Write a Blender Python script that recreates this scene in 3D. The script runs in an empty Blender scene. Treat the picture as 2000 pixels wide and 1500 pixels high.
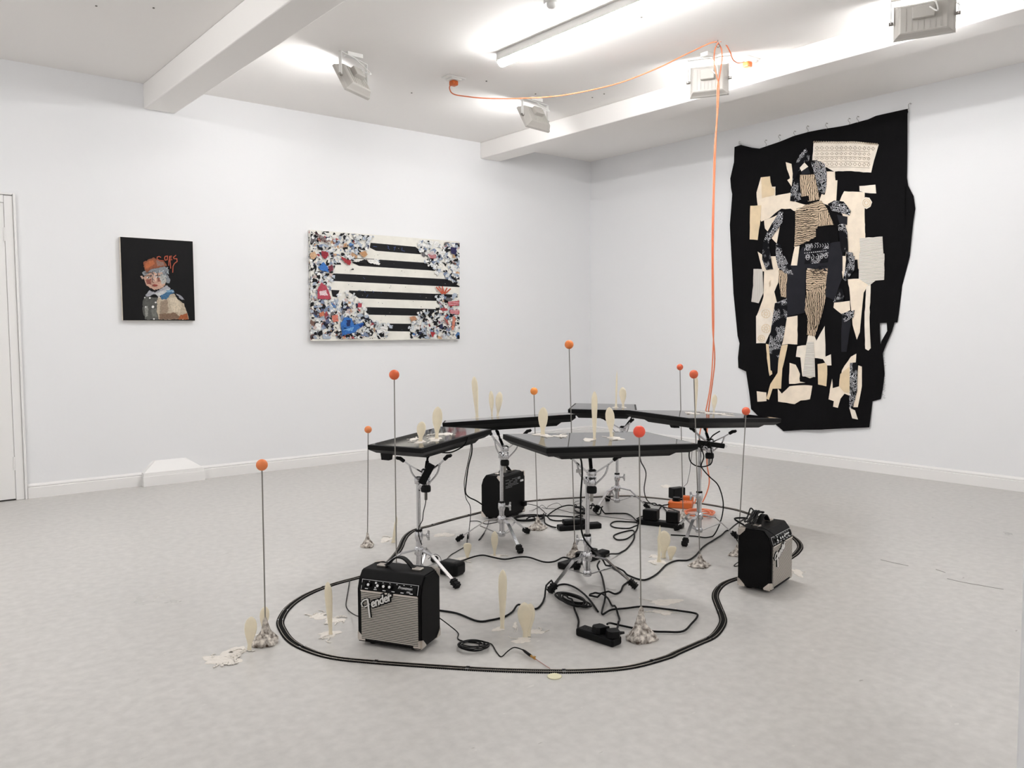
import bpy, bmesh, math, random
from mathutils import Vector, Matrix
random.seed(7)
D = bpy.data
SC = bpy.context.scene
COL = SC.collection
PI = math.pi

# ------------------------------------------------------------------ camera
FPX, YAW, PITCH, ROLL = 1614.3, 0.681447, -0.063178, -0.004797
CAM = Vector((-6.30108, -6.42081, 1.12))
_f = Vector((math.sin(YAW)*math.cos(PITCH), math.cos(YAW)*math.cos(PITCH), math.sin(PITCH)))
_r = Vector((math.cos(YAW), -math.sin(YAW), 0)); _u = _r.cross(_f)
_r2 = _r*math.cos(ROLL)+_u*math.sin(ROLL); _u2 = -_r*math.sin(ROLL)+_u*math.cos(ROLL)
cd = D.cameras.new('camera'); cam = D.objects.new('camera', cd); COL.objects.link(cam)
cd.sensor_width = 36; cd.lens = FPX/2000*36; cd.clip_start = 0.02
m = Matrix.Identity(4)
for i in range(3):
    m[i][0], m[i][1], m[i][2], m[i][3] = _r2[i], _u2[i], -_f[i], CAM[i]
cam.matrix_world = m
SC.camera = cam

# ------------------------------------------------------------------ world and exposure
w = D.worlds.new('world'); SC.world = w; w.use_nodes = True
w.node_tree.nodes['Background'].inputs[0].default_value = (0.9, 0.95, 1, 1)
w.node_tree.nodes['Background'].inputs[1].default_value = 0.3
vs = SC.view_settings
vs.view_transform = 'Standard'; vs.look = 'None'; vs.gamma = 1.0; vs.exposure = 0.81
try: vs.use_curve_mapping = False
except Exception: pass
FLOOD_POWER = 36.0      # radiance of the flood lenses
TUBE_POWER = 57.0       # radiance of the fluorescent tubes

# ------------------------------------------------------------------ pixel helpers (2000x1500 frame)
def ray(px, py): return _f + _r2*((px-1000)/FPX) - _u2*((py-750)/FPX)
def hit(px, py, axis, val):
    d = ray(px, py); return CAM + d*((val-CAM[axis])/d[axis])
def FL(px, py, z=0.0): return hit(px, py, 2, z)
def WL(px, py, off=0.0): return hit(px, py, 1, -off)
def WR(px, py, off=0.0): return hit(px, py, 0, -off)
_h = Vector((math.sin(YAW), math.cos(YAW), 0))
def VP(px, py, ref):            # vertical plane through ref, square to the view
    d = ray(px, py); return CAM + d*(((Vector((ref[0], ref[1], 0))-CAM).dot(_h))/d.dot(_h))
def PLN(px, py, o, n):
    d = ray(px, py); return CAM + d*((o-CAM).dot(n)/d.dot(n))
def lin(c):
    return tuple(((v/255/12.92) if v/255 <= 0.04045 else ((v/255+0.055)/1.055)**2.4) for v in c)

# ------------------------------------------------------------------ materials
MATS = {}
def mat(name, rgb, rough=0.5, metal=0.0, spec=0.5, noise=0.0, nscale=20, bump=0.0, bscale=60, rgb2=None, emit=0.0, transl=0.0, coat=0.0):
    if name in MATS: return MATS[name]
    M = D.materials.new(name); M.use_nodes = True; nt = M.node_tree; N = nt.nodes; L = nt.links
    b = N['Principled BSDF']
    c = lin(rgb)
    b.inputs['Base Color'].default_value = (*c, 1)
    b.inputs['Roughness'].default_value = rough; b.inputs['Metallic'].default_value = metal
    b.inputs['Specular IOR Level'].default_value = spec
    if coat: b.inputs['Coat Weight'].default_value = coat; b.inputs['Coat Roughness'].default_value = 0.08
    tc = None
    if noise or bump or rgb2:
        tc = N.new('ShaderNodeTexCoord')
    if noise or rgb2:
        n = N.new('ShaderNodeTexNoise'); n.inputs['Scale'].default_value = nscale; n.inputs['Detail'].default_value = 5
        L.new(tc.outputs['Object'], n.inputs['Vector'])
        r = N.new('ShaderNodeValToRGB'); r.color_ramp.elements[0].position = 0.35; r.color_ramp.elements[1].position = 0.65
        if rgb2: a, d2 = c, lin(rgb2)
        else: a = tuple(v*(1-noise) for v in c); d2 = tuple(min(1, v*(1+noise)) for v in c)
        r.color_ramp.elements[0].color = (*a, 1); r.color_ramp.elements[1].color = (*d2, 1)
        L.new(n.outputs['Fac'], r.inputs['Fac']); L.new(r.outputs['Color'], b.inputs['Base Color'])
    if bump:
        n2 = N.new('ShaderNodeTexNoise'); n2.inputs['Scale'].default_value = bscale; n2.inputs['Detail'].default_value = 4
        L.new(tc.outputs['Object'], n2.inputs['Vector'])
        bp = N.new('ShaderNodeBump'); bp.inputs['Strength'].default_value = bump; bp.inputs['Distance'].default_value = 0.01
        L.new(n2.outputs['Fac'], bp.inputs['Height']); L.new(bp.outputs['Normal'], b.inputs['Normal'])
    if emit:
        b.inputs['Emission Color'].default_value = (1, 1, 1, 1); b.inputs['Emission Strength'].default_value = emit
    if transl:
        t = N.new('ShaderNodeBsdfTranslucent'); t.inputs['Color'].default_value = (*c, 1)
        mx = N.new('ShaderNodeMixShader'); mx.inputs[0].default_value = transl
        L.new(b.outputs[0], mx.inputs[1]); L.new(t.outputs[0], mx.inputs[2]); L.new(mx.outputs[0], N['Material Output'].inputs[0])
    MATS[name] = M; return M

def nodes_of(name, rough=0.7, spec=0.3):
    M = D.materials.new(name); M.use_nodes = True
    b = M.node_tree.nodes['Principled BSDF']; b.inputs['Roughness'].default_value = rough; b.inputs['Specular IOR Level'].default_value = spec
    MATS[name] = M
    return M, M.node_tree.nodes, M.node_tree.links, b
def ramp(N, a, b, ca, cb):
    r = N.new('ShaderNodeValToRGB'); r.color_ramp.elements[0].position = a; r.color_ramp.elements[1].position = b
    r.color_ramp.elements[0].color = (*ca, 1); r.color_ramp.elements[1].color = (*cb, 1); return r
def mixrgb(N, mode='MIX'):
    x = N.new('ShaderNodeMixRGB'); x.blend_type = mode; return x

def make_floor_mat():
    M, N, L, b = nodes_of('painted concrete', 0.34, 0.5)
    tc = N.new('ShaderNodeTexCoord')
    n1 = N.new('ShaderNodeTexNoise'); n1.inputs['Scale'].default_value = 0.9; n1.inputs['Detail'].default_value = 6
    n2 = N.new('ShaderNodeTexNoise'); n2.inputs['Scale'].default_value = 26; n2.inputs['Detail'].default_value = 6
    n3 = N.new('ShaderNodeTexNoise'); n3.inputs['Scale'].default_value = 11; n3.inputs['Detail'].default_value = 3
    n4 = N.new('ShaderNodeTexNoise'); n4.inputs['Scale'].default_value = 17; n4.inputs['Detail'].default_value = 2
    mp = N.new('ShaderNodeMapping'); mp.inputs['Scale'].default_value = (1, 2.6, 1); mp.inputs['Rotation'].default_value = (0, 0, 0.5)
    L.new(tc.outputs['Object'], mp.inputs['Vector'])
    for n in (n1, n2): L.new(tc.outputs['Object'], n.inputs['Vector'])
    for n in (n3, n4): L.new(mp.outputs['Vector'], n.inputs['Vector'])
    r1 = ramp(N, 0.3, 0.7, lin((193, 190, 186)), lin((203, 200, 196))); L.new(n1.outputs['Fac'], r1.inputs['Fac'])
    r2 = ramp(N, 0.3, 0.7, (0.90, 0.90, 0.90), (1.05, 1.05, 1.05)); L.new(n2.outputs['Fac'], r2.inputs['Fac'])
    x1 = mixrgb(N, 'MULTIPLY'); x1.inputs[0].default_value = 1; L.new(r1.outputs[0], x1.inputs[1]); L.new(r2.outputs[0], x1.inputs[2])
    r3 = ramp(N, 0.235, 0.265, (0.8, 0.8, 0.8), (0, 0, 0)); L.new(n3.outputs['Fac'], r3.inputs['Fac'])
    x2 = mixrgb(N); L.new(r3.outputs[0], x2.inputs[0]); L.new(x1.outputs[0], x2.inputs[1]); x2.inputs[2].default_value = (*lin((150, 146, 140)), 1)
    r4 = ramp(N, 0.725, 0.75, (0, 0, 0), (0.6, 0.6, 0.6)); L.new(n4.outputs['Fac'], r4.inputs['Fac'])
    x3 = mixrgb(N); L.new(r4.outputs[0], x3.inputs[0]); L.new(x2.outputs[0], x3.inputs[1]); x3.inputs[2].default_value = (*lin((214, 211, 206)), 1)
    L.new(x3.outputs[0], b.inputs['Base Color'])
    rr = ramp(N, 0.3, 0.7, (0.27, 0.27, 0.27), (0.42, 0.42, 0.42)); L.new(n1.outputs['Fac'], rr.inputs['Fac']); L.new(rr.outputs[0], b.inputs['Roughness'])
    bp = N.new('ShaderNodeBump'); bp.inputs['Strength'].default_value = 0.10; bp.inputs['Distance'].default_value = 0.004
    L.new(n2.outputs['Fac'], bp.inputs['Height']); L.new(bp.outputs['Normal'], b.inputs['Normal'])
    return M
M_FLOOR = make_floor_mat()
M_WALL = mat('white wall paint', (236, 236, 237), 0.7, spec=0.25, bump=0.05, bscale=35)
M_CEIL = mat('white ceiling paint', (245, 242, 239), 0.75, spec=0.2, bump=0.06, bscale=22)
M_TRIM = mat('white gloss trim paint', (238, 236, 234), 0.35, spec=0.4)
M_BLACK = mat('black plastic', (6, 6, 7), 0.45, spec=0.16)
M_RUBBER = mat('black rubber', (5, 5, 5), 0.65, spec=0.25)
M_CABLE = mat('black cable sheath', (5, 5, 6), 0.5, spec=0.18)
M_GREYCABLE = mat('dark grey thin flex', (38, 37, 36), 0.5)
M_VINYL = mat('black vinyl', (7, 6, 7), 0.6, spec=0.16, bump=0.15, bscale=500)
M_CHROME = mat('chrome', (208, 208, 210), 0.2, 1.0)
M_STEEL = mat('dull steel rod', (150, 147, 142), 0.35, 1.0)
M_NICKEL = mat('nickel corner', (222, 214, 206), 0.28, 1.0)
M_SCREEN = mat('dark glass screen', (16, 15, 18), 0.05, spec=0.5)
M_SCREEN.node_tree.nodes['Principled BSDF'].inputs['IOR'].default_value = 6.5
M_ORANGE = mat('orange flex', (226, 126, 86), 0.5)
M_ORANGEP = mat('orange plastic', (212, 104, 44), 0.45)
M_RESIN = mat('cream resin', (250, 243, 226), 0.38, spec=0.5, noise=0.04, nscale=40, transl=0.5, bump=0.1, bscale=60)
M_SPLASH = mat('pale resin', (226, 219, 210), 0.35, spec=0.5, noise=0.05, nscale=60, bump=0.25, bscale=120)
M_PLASTER = mat('brown and white plaster', (74, 56, 42), 0.8, rgb2=(236, 228, 218), nscale=60, bump=0.8, bscale=70)
M_WHITE = mat('white plastic', (233, 232, 229), 0.4)
M_GREYW = mat('flood housing paint', (188, 184, 178), 0.45)
M_TUBE = mat('lit tube diffuser', (255, 255, 255), 0.4, emit=TUBE_POWER)
M_LENS = mat('lit flood lens', (255, 255, 255), 0.4, emit=FLOOD_POWER)
M_PRINT = mat('white print', (225, 225, 225), 0.5)
M_RAIL = mat('rail steel', (186, 178, 168), 0.32, 1.0)
M_SLEEPER = mat('black sleeper plastic', (12, 10, 9), 0.7, spec=0.15)
M_GOLD = mat('brass contact', (205, 160, 90), 0.3, 1.0)
M_GAP = mat('dark gap', (70, 68, 66), 0.9)

# ------------------------------------------------------------------ mesh builder
class MB:
    def __init__(self): self.v = []; self.f = []; self.sm = []
    def add(self, vs, fs, smooth=False):
        o = len(self.v); self.v += [Vector(a) for a in vs]
        for f in fs: self.f.append([i+o for i in f]); self.sm.append(smooth)
        return self
    def box(self, c, s, R=None):
        c = Vector(c); vs = []
        for x in (-1, 1):
            for y in (-1, 1):
                for z in (-1, 1):
                    p = Vector((x*s[0]/2, y*s[1]/2, z*s[2]/2)); vs.append(c+(R@p if R else p))
        return self.add(vs, [(0,1,3,2),(4,6,7,5),(0,4,5,1),(2,3,7,6),(0,2,6,4),(1,5,7,3)])
    def rbox(self, c, s, r=0.003, R=None, seg=2):
        bm = bmesh.new(); bmesh.ops.create_cube(bm, size=1)
        for v in bm.verts: v.co = Vector((v.co.x*s[0], v.co.y*s[1], v.co.z*s[2]))
        bmesh.ops.bevel(bm, geom=list(bm.edges), offset=min(r, min(s)*0.45), segments=seg, profile=0.5, affect='EDGES')
        c = Vector(c); self.bm(bm, lambda p: c+(R@p if R else p)); return self
    def bm(self, bm, fn=None, smooth=False):
        bm.verts.index_update()
        self.add([fn(v.co) if fn else v.co.copy() for v in bm.verts], [[v.index for v in f.verts] for f in bm.faces], smooth); bm.free(); return self
    def cyl(self, a, b, r0, r1=None, n=14, cap=True):
        a, b = Vector(a), Vector(b); r1 = r0 if r1 is None else r1
        d = (b-a).normalized(); t = Vector((0,0,1)) if abs(d.z) < 0.9 else Vector((1,0,0)); x = d.cross(t).normalized(); y = d.cross(x)
        vs = []
        for i in range(n):
            q = x*math.cos(2*PI*i/n)+y*math.sin(2*PI*i/n); vs += [a+q*r0, b+q*r1]
        self.add(vs, [(2*i, (2*i+2) % (2*n), (2*i+3) % (2*n), 2*i+1) for i in range(n)], True)
        if cap:
            self.add([vs[2*i] for i in range(n)], [list(range(n))]); self.add([vs[2*i+1] for i in range(n)], [list(range(n))[::-1]])
        return self
    def tube(self, P, r, n=7, closed=False, flat=1.0):
        P = [Vector(p) for p in P]; k = len(P); rs = r if isinstance(r, (list, tuple)) else [r]*k
        vs = []; px = None
        for i in range(k):
            if closed: d = P[(i+1) % k]-P[i-1]
            else: d = P[min(i+1, k-1)]-P[max(i-1, 0)]
            if d.length < 1e-9: d = Vector((0,0,1))
            d.normalize()
            if px is None:
                t = Vector((0,0,1)) if abs(d.z) < 0.9 else Vector((1,0,0)); x = d.cross(t).normalized()
            else:
                x = (px-d*px.dot(d)); x = x.normalized() if x.length > 1e-6 else px
            px = x; y = d.cross(x)
            for j in range(n):
                a = 2*PI*j/n; vs.append(P[i]+x*rs[i]*math.cos(a)+y*rs[i]*flat*math.sin(a))
        fs = []
        for i in range(k if closed else k-1):
            for j in range(n):
                a = i*n+j; b = i*n+(j+1) % n; c = ((i+1) % k)*n
                fs.append((a, b, c+(j+1) % n, c+j))
        self.add(vs, fs, True)
        if not closed:
            self.add(vs[:n], [list(range(n))[::-1]]); self.add(vs[-n:], [list(range(n))])
        return self
    def lathe(self, prof, n=20, o=(0,0,0), jit=None):
        o = Vector(o); vs = []
        for (r, z) in prof:
            for i in range(n):
                a = 2*PI*i/n; k = jit(a, z) if jit else 1.0
                vs.append(o+Vector((r*k*math.cos(a), r*k*math.sin(a), z)))
        fs = []
        for q in range(len(prof)-1):
            for i in range(n): fs.append((q*n+i, q*n+(i+1) % n, (q+1)*n+(i+1) % n, (q+1)*n+i))
        self.add(vs, fs, True)
        self.add(vs[:n], [list(range(n))[::-1]]); self.add(vs[-n:], [list(range(n))]); return self
    def sphere(self, c, r, n=20):
        c = Vector(c); return self.lathe([(max(1e-4, r*math.sin(PI*i/n)), -r*math.cos(PI*i/n)) for i in range(n+1)], n+4, c)
    def prism(self, poly, fn, h):          # poly 2-D, fn(u,v,w) -> world, from w=0 to w=h
        bm = bmesh.new(); vs = [bm.verts.new((a, b, 0)) for a, b in poly]
        f = bm.faces.new(vs); bmesh.ops.triangulate(bm, faces=[f]); bm.verts.index_update()
        tri = [[v.index for v in t.verts] for t in bm.faces]; k = len(poly); bm.free()
        self.add([fn(a, b, 0) for a, b in poly]+[fn(a, b, h) for a, b in poly],
                 tri+[[i+k for i in t[::-1]] for t in tri]+[(i, (i+1) % k, (i+1) % k+k, i+k) for i in range(k)])
        return self

def build(name, mb, material, parent=None, local=False):
    me = D.meshes.new(name)
    vs = mb.v
    if parent is not None and not local:
        inv = WM[parent.name].inverted(); vs = [inv@p for p in vs]
    me.from_pydata([tuple(p) for p in vs], [], mb.f); me.update()
    bm = bmesh.new(); bm.from_mesh(me); bmesh.ops.recalc_face_normals(bm, faces=bm.faces); bm.to_mesh(me); bm.free()
    for p, s in zip(me.polygons, mb.sm): p.use_smooth = s
    if material: me.materials.append(material)
    o = D.objects.new(name, me); COL.objects.link(o)
    if parent is not None: o.parent = parent; WM[o.name] = WM[parent.name]
    else: WM[o.name] = Matrix.Identity(4)
    return o
WM = {}
def thing(name, label, cat, loc=(0,0,0), rotz=0.0, group=None, M=None):
    o = D.objects.new(name, None); COL.objects.link(o); o.empty_display_size = 0.05
    if M is None: M = Matrix.Translation(Vector(loc))@Matrix.Rotation(rotz, 4, 'Z')
    o.matrix_world = M; WM[o.name] = M.copy(); tag(o, label, cat, group); return o
def tag(o, label, cat, group=None):
    o['label'] = label; o['category'] = cat
    if group: o['group'] = group
    return o
def solo(name, mb, material, label, cat, group=None): return tag(build(name, mb, material), label, cat, group)
def struct(name, mb, material, parent=None, label=None):
    o = build(name, mb, material, parent)
    if parent is None: o['kind'] = 'structure'
    if label: o['label'] = label
    return o
def smooth_path(P, sub=5, closed=False):
    P = [Vector(p) for p in P]; k = len(P); out = []
    if k < 3: return P
    for i in range(k if closed else k-1):
        g = (lambda j: P[j % k]) if closed else (lambda j: P[min(max(j, 0), k-1)])
        a, b, c, d = g(i-1), g(i), g(i+1), g(i+2)
        for s in range(sub):
            t = s/sub
            out.append(0.5*((2*b)+(c-a)*t+(2*a-5*b+4*c-d)*t*t+(3*b-a-3*c+d)*t**3))
    if not closed: out.append(P[-1])
    return out
def hang(px, A, B, zmin=0.004):           # pixel path on a slowly turning vertical sheet from A to B
    A, B = Vector((A[0], A[1])), Vector((B[0], B[1]))
    s = [0.0]
    for i in range(1, len(px)): s.append(s[-1]+math.hypot(px[i][0]-px[i-1][0], px[i][1]-px[i-1][1]))
    out = []
    for p, q in zip(px, s):
        P = VP(p[0], p[1], A.lerp(B, q/s[-1])); P.z = max(P.z, zmin); out.append(P)
    return out
def text_mb(s, size, fn, shear=0.0, extrude=0.0006, offset=0.0, spacing=1.0):
    cu = D.curves.new('txt', 'FONT'); cu.body = s; cu.size = size; cu.shear = shear; cu.extrude = extrude; cu.offset = offset; cu.space_character = spacing; cu.resolution_u = 3
    ob = D.objects.new('txt', cu); COL.objects.link(ob)
    dg = bpy.context.evaluated_depsgraph_get(); me = D.meshes.new_from_object(ob.evaluated_get(dg))
    mb = MB().add([fn(v.co) for v in me.vertices], [list(p.vertices) for p in me.polygons])
    D.objects.remove(ob); D.curves.remove(cu); D.meshes.remove(me); return mb

# ================================================================== STRUCTURE
H = 2.925
X0, Y0 = -9.0, -10.0
struct('floor', MB().box((X0/2, Y0/2, -0.05), (-X0+0.4, -Y0+0.4, 0.1)), M_FLOOR, label='grey painted concrete floor with chips and scuffs')
FLOOR = D.objects['floor']
struct('ceiling', MB().box((X0/2, Y0/2, H+0.05), (-X0+0.4, -Y0+0.4, 0.1)), M_CEIL)
CEIL = D.objects['ceiling']
struct('wall_left', MB().box((X0/2, 0.1, H/2), (-X0, 0.2, H)), M_WALL)
struct('wall_right', MB().box((0.1, Y0/2, H/2), (0.2, -Y0, H)), M_WALL)
struct('wall_back', MB().box((X0/2, Y0-0.1, H/2), (-X0, 0.2, H)), M_WALL)
struct('wall_side', MB().box((X0-0.1, Y0/2, H/2), (0.2, -Y0, H)), M_WALL)
tag(build('white_block', MB().rbox((-4.925, -6.145, 0.46), (0.29, 0.29, 0.92), 0.003), M_WALL), 'plain low white block standing in for a white upright edge', 'white_block')  # low stand-in block for a white upright edge of unknown kind
# beams
def beam(name, x0, x1, zb, lab):
    mb = MB().rbox(((x0+x1)/2, -5.0, (zb+H)/2), (x1-x0, 10.0, H-zb), 0.008)
    return struct(name, mb, M_CEIL, label=lab)
beam('trim_1', -4.52, -4.30, 2.745, 'deep white boxed ceiling beam meeting the wall of the two paintings')
beam('trim_2', -1.47, -1.235, 2.775, 'shallow white boxed ceiling beam in front of the textile wall')
# baseboards with a stepped profile
PROF = [(0, 0), (0.020, 0), (0.020, 0.070), (0.011, 0.074), (0.013, 0.078), (0.015, 0.083), (0.012, 0.090), (0.004, 0.098), (0, 0.098)]
def baseboard(name, a, b, n):
    a, b, n = Vector(a), Vector(b), Vector(n); mb = MB(); k = len(PROF)
    vs = [p+n*u+Vector((0,0,z)) for p in (a, b) for u, z in PROF]
    mb.add(vs, [(i, (i+1) % k, (i+1) % k+k, i+k) for i in range(k)]+[list(range(k)), list(range(k, 2*k))[::-1]])
    return struct(name, mb, M_TRIM)
baseboard('baseboard_left', (-5.355, 0, 0), (-4.60, 0, 0), (0, -1, 0))
baseboard('baseboard_back', (-4.20, 0, 0), (0, 0, 0), (0, -1, 0))
baseboard('baseboard_right', (0, 0, 0), (0, -9.98, 0), (-1, 0, 0))
# boxed-out step of the skirting with a sloping white top
mb = MB()
x0, x1, yo = -4.625, -4.178, -0.075
pts = [(-0.02, 0), (yo, 0), (yo, 0.066), (yo+0.009, 0.070), (yo+0.006, 0.080), (yo+0.012, 0.092), (yo+0.02, 0.096)]
vs = [Vector((x, 0, 0)) for x in (x0, x1)]
mb.box(((x0+x1)/2, yo/2, 0.035), (x1-x0, -yo, 0.07)).box(((x0+x1)/2, yo/2+0.005, 0.083), (x1-x0-0.012, -yo-0.01, 0.028))
b0 = [Vector((x0+0.01, yo+0.014, 0.097)), Vector((x1-0.01, yo+0.014, 0.097)), Vector((x1-0.01, 0, 0.097)), Vector((x0+0.01, 0, 0.097))]
t0 = [Vector((-4.52, -0.006, 0.175)), Vector((-4.32, -0.006, 0.175)), Vector((-4.30, 0, 0.175)), Vector((-4.54, 0, 0.175))]
mb.add(b0+t0, [(0,1,2,3), (4,7,6,5), (0,4,5,1), (1,5,6,2), (3,7,4,0), (2,6,7,3)])
struct('trim_3', mb, M_TRIM, label='boxed out skirting step with a sloping white top')
# door at the left
dr = thing('door_1', 'white door in a moulded white frame', 'door', (-5.4, 0, 0)); del dr['category']; dr['kind'] = 'structure'
mb = MB(); mb.rbox((-5.3995, -0.012, 1.018), (0.051, 0.024, 2.036), 0.004).rbox((-5.366, -0.018, 1.0265), (0.0145, 0.036, 2.053), 0.004)
build('door_jamb', mb, M_TRIM, dr)
mb = MB(); mb.rbox((-5.894, -0.012, 2.013), (0.936, 0.0235, 0.052), 0.004).rbox((-5.876, -0.018, 2.046), (1.0, 0.0355, 0.014), 0.004)
build('door_head', mb, M_TRIM, dr)
leaf = build('door_leaf', MB().rbox((-5.825, -0.010, 0.998), (0.798, 0.016, 1.976), 0.002), M_TRIM, dr)
build('door_gap', MB().box((-5.84, -0.003, 0.99), (0.83, 0.005, 1.98)), M_GAP, dr)
for z in (0.25, 1.78): build('hinge', MB().cyl((-5.428, -0.02, z-0.045), (-5.428, -0.02, z+0.045), 0.006), M_TRIM, leaf)
# little ceiling scars and floor cracks
for px, py in ((188, 11), (300, 15), (498, 20), (980, 130), (1253, 33), (1046, 183), (950, 158), (1157, 190), (1180, 183), (1212, 246), (804, 181)):
    c = FL(px, py, H)
    build('nail_hole', MB().cyl(c-Vector((0,0,0.004)), c+Vector((0,0,0.001)), 0.006, n=8), mat('scar', (120, 116, 110), 0.9), CEIL)
for P in ([(1720, 1093), (1745, 1099), (1774, 1105)], [(1828, 1112), (1846, 1118)], [(1850, 1130), (1880, 1137), (1920, 1144), (1960, 1151)]):
    build('floor_crack', MB().tube(smooth_path([FL(*q, 0.0006) for q in P]), 0.0022, 5, flat=0.3), mat('crack', (126, 122, 117), 0.9), FLOOR)

# ================================================================== CEILING FITTINGS
def tube_light(x, y0, y1, label, group=None):
    t = thing('tube_light', label, 'ceiling light', (x, (y0+y1)/2, H), 0, group)
    L = abs(y1-y0)
    build('batten', MB().rbox((x, (y0+y1)/2, H-0.026), (0.074, L, 0.052), 0.004), M_WHITE, t)
    R = Matrix.Rotation(PI/2, 3, 'X')
    mb = MB(); n = 12; prof = [(0.033*math.cos(PI+PI*i/n), 0.034*math.sin(PI+PI*i/n)) for i in range(n+1)]
    mb.prism([(a, b) for a, b in prof], lambda u, v, w: Vector((x+u, y0-w, H-0.0525+v)), L); 
    build('diffuser', mb, M_TUBE, t)
    for y in (y0, y1): build('end_cap', MB().rbox((x, y, H-0.03), (0.076, 0.012, 0.060), 0.003), M_WHITE, t)
    return t
tube_light(-2.885, -2.115, -3.90, 'long lit fluorescent batten on the ceiling between the two beams')
tube_light(-2.885, -6.6, -8.4, 'added unseen fluorescent batten between the beams, beyond the white block')  # out of view, added to put more light on the floor
tube_light(-6.6, -1.4, -3.1, 'lit fluorescent batten on the ceiling above the door')
tube_light(-6.6, -7.4, -9.0, 'added unseen fluorescent batten on the ceiling of the rear bay')  # unseen rear batten, added to help light the room

def flood(mount, n, drop, label, size=(0.27, 0.185)):
    mount = Vector(mount); n = Vector(n).normalized()
    t = thing('flood_lamp', label, 'flood light', mount, 0, 'flood lamps on the ceiling')
    xa = n.cross(Vector((0,0,1))).normalized(); ya = xa.cross(n)        # xa across, ya up along the face
    R = Matrix((xa, n, ya)).transposed()
    c = mount-Vector((0,0,drop))
    W, Hh = size
    # tapered housing: wide lens frame, narrower back
    mb = MB(); fr = [(-W/2, -Hh/2), (W/2, -Hh/2), (W/2, Hh/2), (-W/2, Hh/2)]
    vs = []
    for k, d in ((1, 0.03), (1, 0.012), (0.93, 0.002), (0.80, -0.028), (0.74, -0.034)):
        vs += [c+R@Vector((a*k, d, b*k)) for a, b in fr]
    fs = [(0,1,2,3), (16,19,18,17)]
    for q in range(4):
        for i in range(4): fs.append((q*4+i, q*4+(i+1) % 4, q*4+4+(i+1) % 4, q*4+4+i))
    mb.add(vs, fs); hs = build('housing', mb, M_GREYW, t)
    mb = MB()
    for i in range(7): mb.box(c+R@Vector(((i-3)*W*0.095, -0.0345, 0.0)), (0.004, 0.004, Hh*0.66), R)
    build('cooling_fins', mb, M_GREYW, hs)
    build('driver_box', MB().rbox(c+R@Vector((0, -0.05, Hh*0.12)), (W*0.36, 0.035, Hh*0.34), 0.005, R), M_GREYW, hs)
    build('lens', MB().box(c+R@Vector((0, 0.0315, 0)), (W*0.88, 0.002, Hh*0.84), R), M_LENS, t)
    for s in (-1, 1): build('pivot_bolt', MB().cyl(c+xa*s*(W/2), c+xa*s*(W/2+0.022), 0.010), M_STEEL, hs)
    top = mount-Vector((0,0,0.028)); e = W/2+0.012
    build('bracket', MB().box(top, (2*e+0.004, 0.022, 0.004), Matrix((xa, Vector((0,0,1)).cross(xa), Vector((0,0,1)))).transposed())
          .box((top+c)/2+xa*e, (0.004, 0.022, drop-0.02), Matrix((xa, Vector((0,0,1)).cross(xa), Vector((0,0,1)))).transposed())
          .box((top+c)/2-xa*e, (0.004, 0.022, drop-0.02), Matrix((xa, Vector((0,0,1)).cross(xa), Vector((0,0,1)))).transposed()), M_WHITE, t)
    build('mount_plate', MB().rbox(mount-Vector((0,0,0.013)), (0.11, 0.06, 0.026), 0.003), M_WHITE, t)
    build('flex', MB().tube(smooth_path([mount-Vector((0,0,0.02)), mount-n*0.03+xa*0.05-Vector((0,0,0.07)), c-n*0.10+xa*0.07, c+R@Vector((0.03, -0.07, Hh*0.2))]), 0.004), M_WHITE, t)
    return t
flood((-3.636, -1.516, H), (-0.42, 0.80, -0.50), 0.17, 'white flood lamp beside the deep beam, tilted to the wall with the paintings')
flood((-2.038, -1.465, H), (-0.12, 0.86, -0.50), 0.15, 'white flood lamp below the sagging orange cable')
flood((-1.815, -2.95, H), (0.88, 0.46, -0.04), 0.17, 'white flood lamp next to the hook of the orange cable', (0.25, 0.20))
flood((-1.74, -4.30, H), (0.93, 0.36, 0.03), 0.15, 'white flood lamp on the ceiling with a loose white flex beside it', (0.30, 0.18))
c = FL(1080, 0, H)
sd = thing('smoke_detector', 'round white smoke detector beside the fluorescent batten', 'smoke detector', c)
build('base', MB().lathe([(0.052, 0), (0.052, -0.014), (0.046, -0.02)], 22, c), M_WHITE, sd)
build('sensor_head', MB().lathe([(0.034, -0.018), (0.034, -0.034), (0.024, -0.046), (0.004, -0.049)], 20, c), M_WHITE, sd)
solo('ceiling_flex', MB().tube(smooth_path([FL(1858, -8, H-0.006), FL(1872, 8, H-0.03), FL(1893, 14, H-0.05), FL(1912, 10, H-0.035), FL(1926, -2, H-0.006)]), 0.003), M_GREYCABLE, 'loose thin white flex looping under the ceiling by the shallow beam', 'cable')
# ceiling sockets with orange plugs
def ceiling_socket(px, py, label):
    c = FL(px, py, H)
    t = thing('ceiling_socket', label, 'socket', c)
    build('backplate', MB().rbox(c-Vector((0,0,0.006)), (0.15, 0.09, 0.012), 0.003), M_WHITE, t)
    build('socket_face', MB().rbox(c-Vector((0,0,0.018)), (0.085, 0.085, 0.014), 0.004), M_WHITE, t)
    return c
s1 = ceiling_socket(886, 151, 'white ceiling socket with an orange plug, near the batten end')
s2 = ceiling_socket(1460, 114, 'white ceiling socket with an orange plug, against the shallow beam')
HOOK = FL(1402, 78, H)
hk = MB().tube(smooth_path([HOOK+Vector(q) for q in ((0, 0, 0), (0, 0, -0.02), (0.012, -0.006, -0.034), (0, 0, -0.046), (-0.012, 0.004, -0.032))]), 0.0025)
solo('ceiling_hook', hk, M_STEEL, 'small steel ceiling hook holding the orange cable', 'hook')

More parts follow.
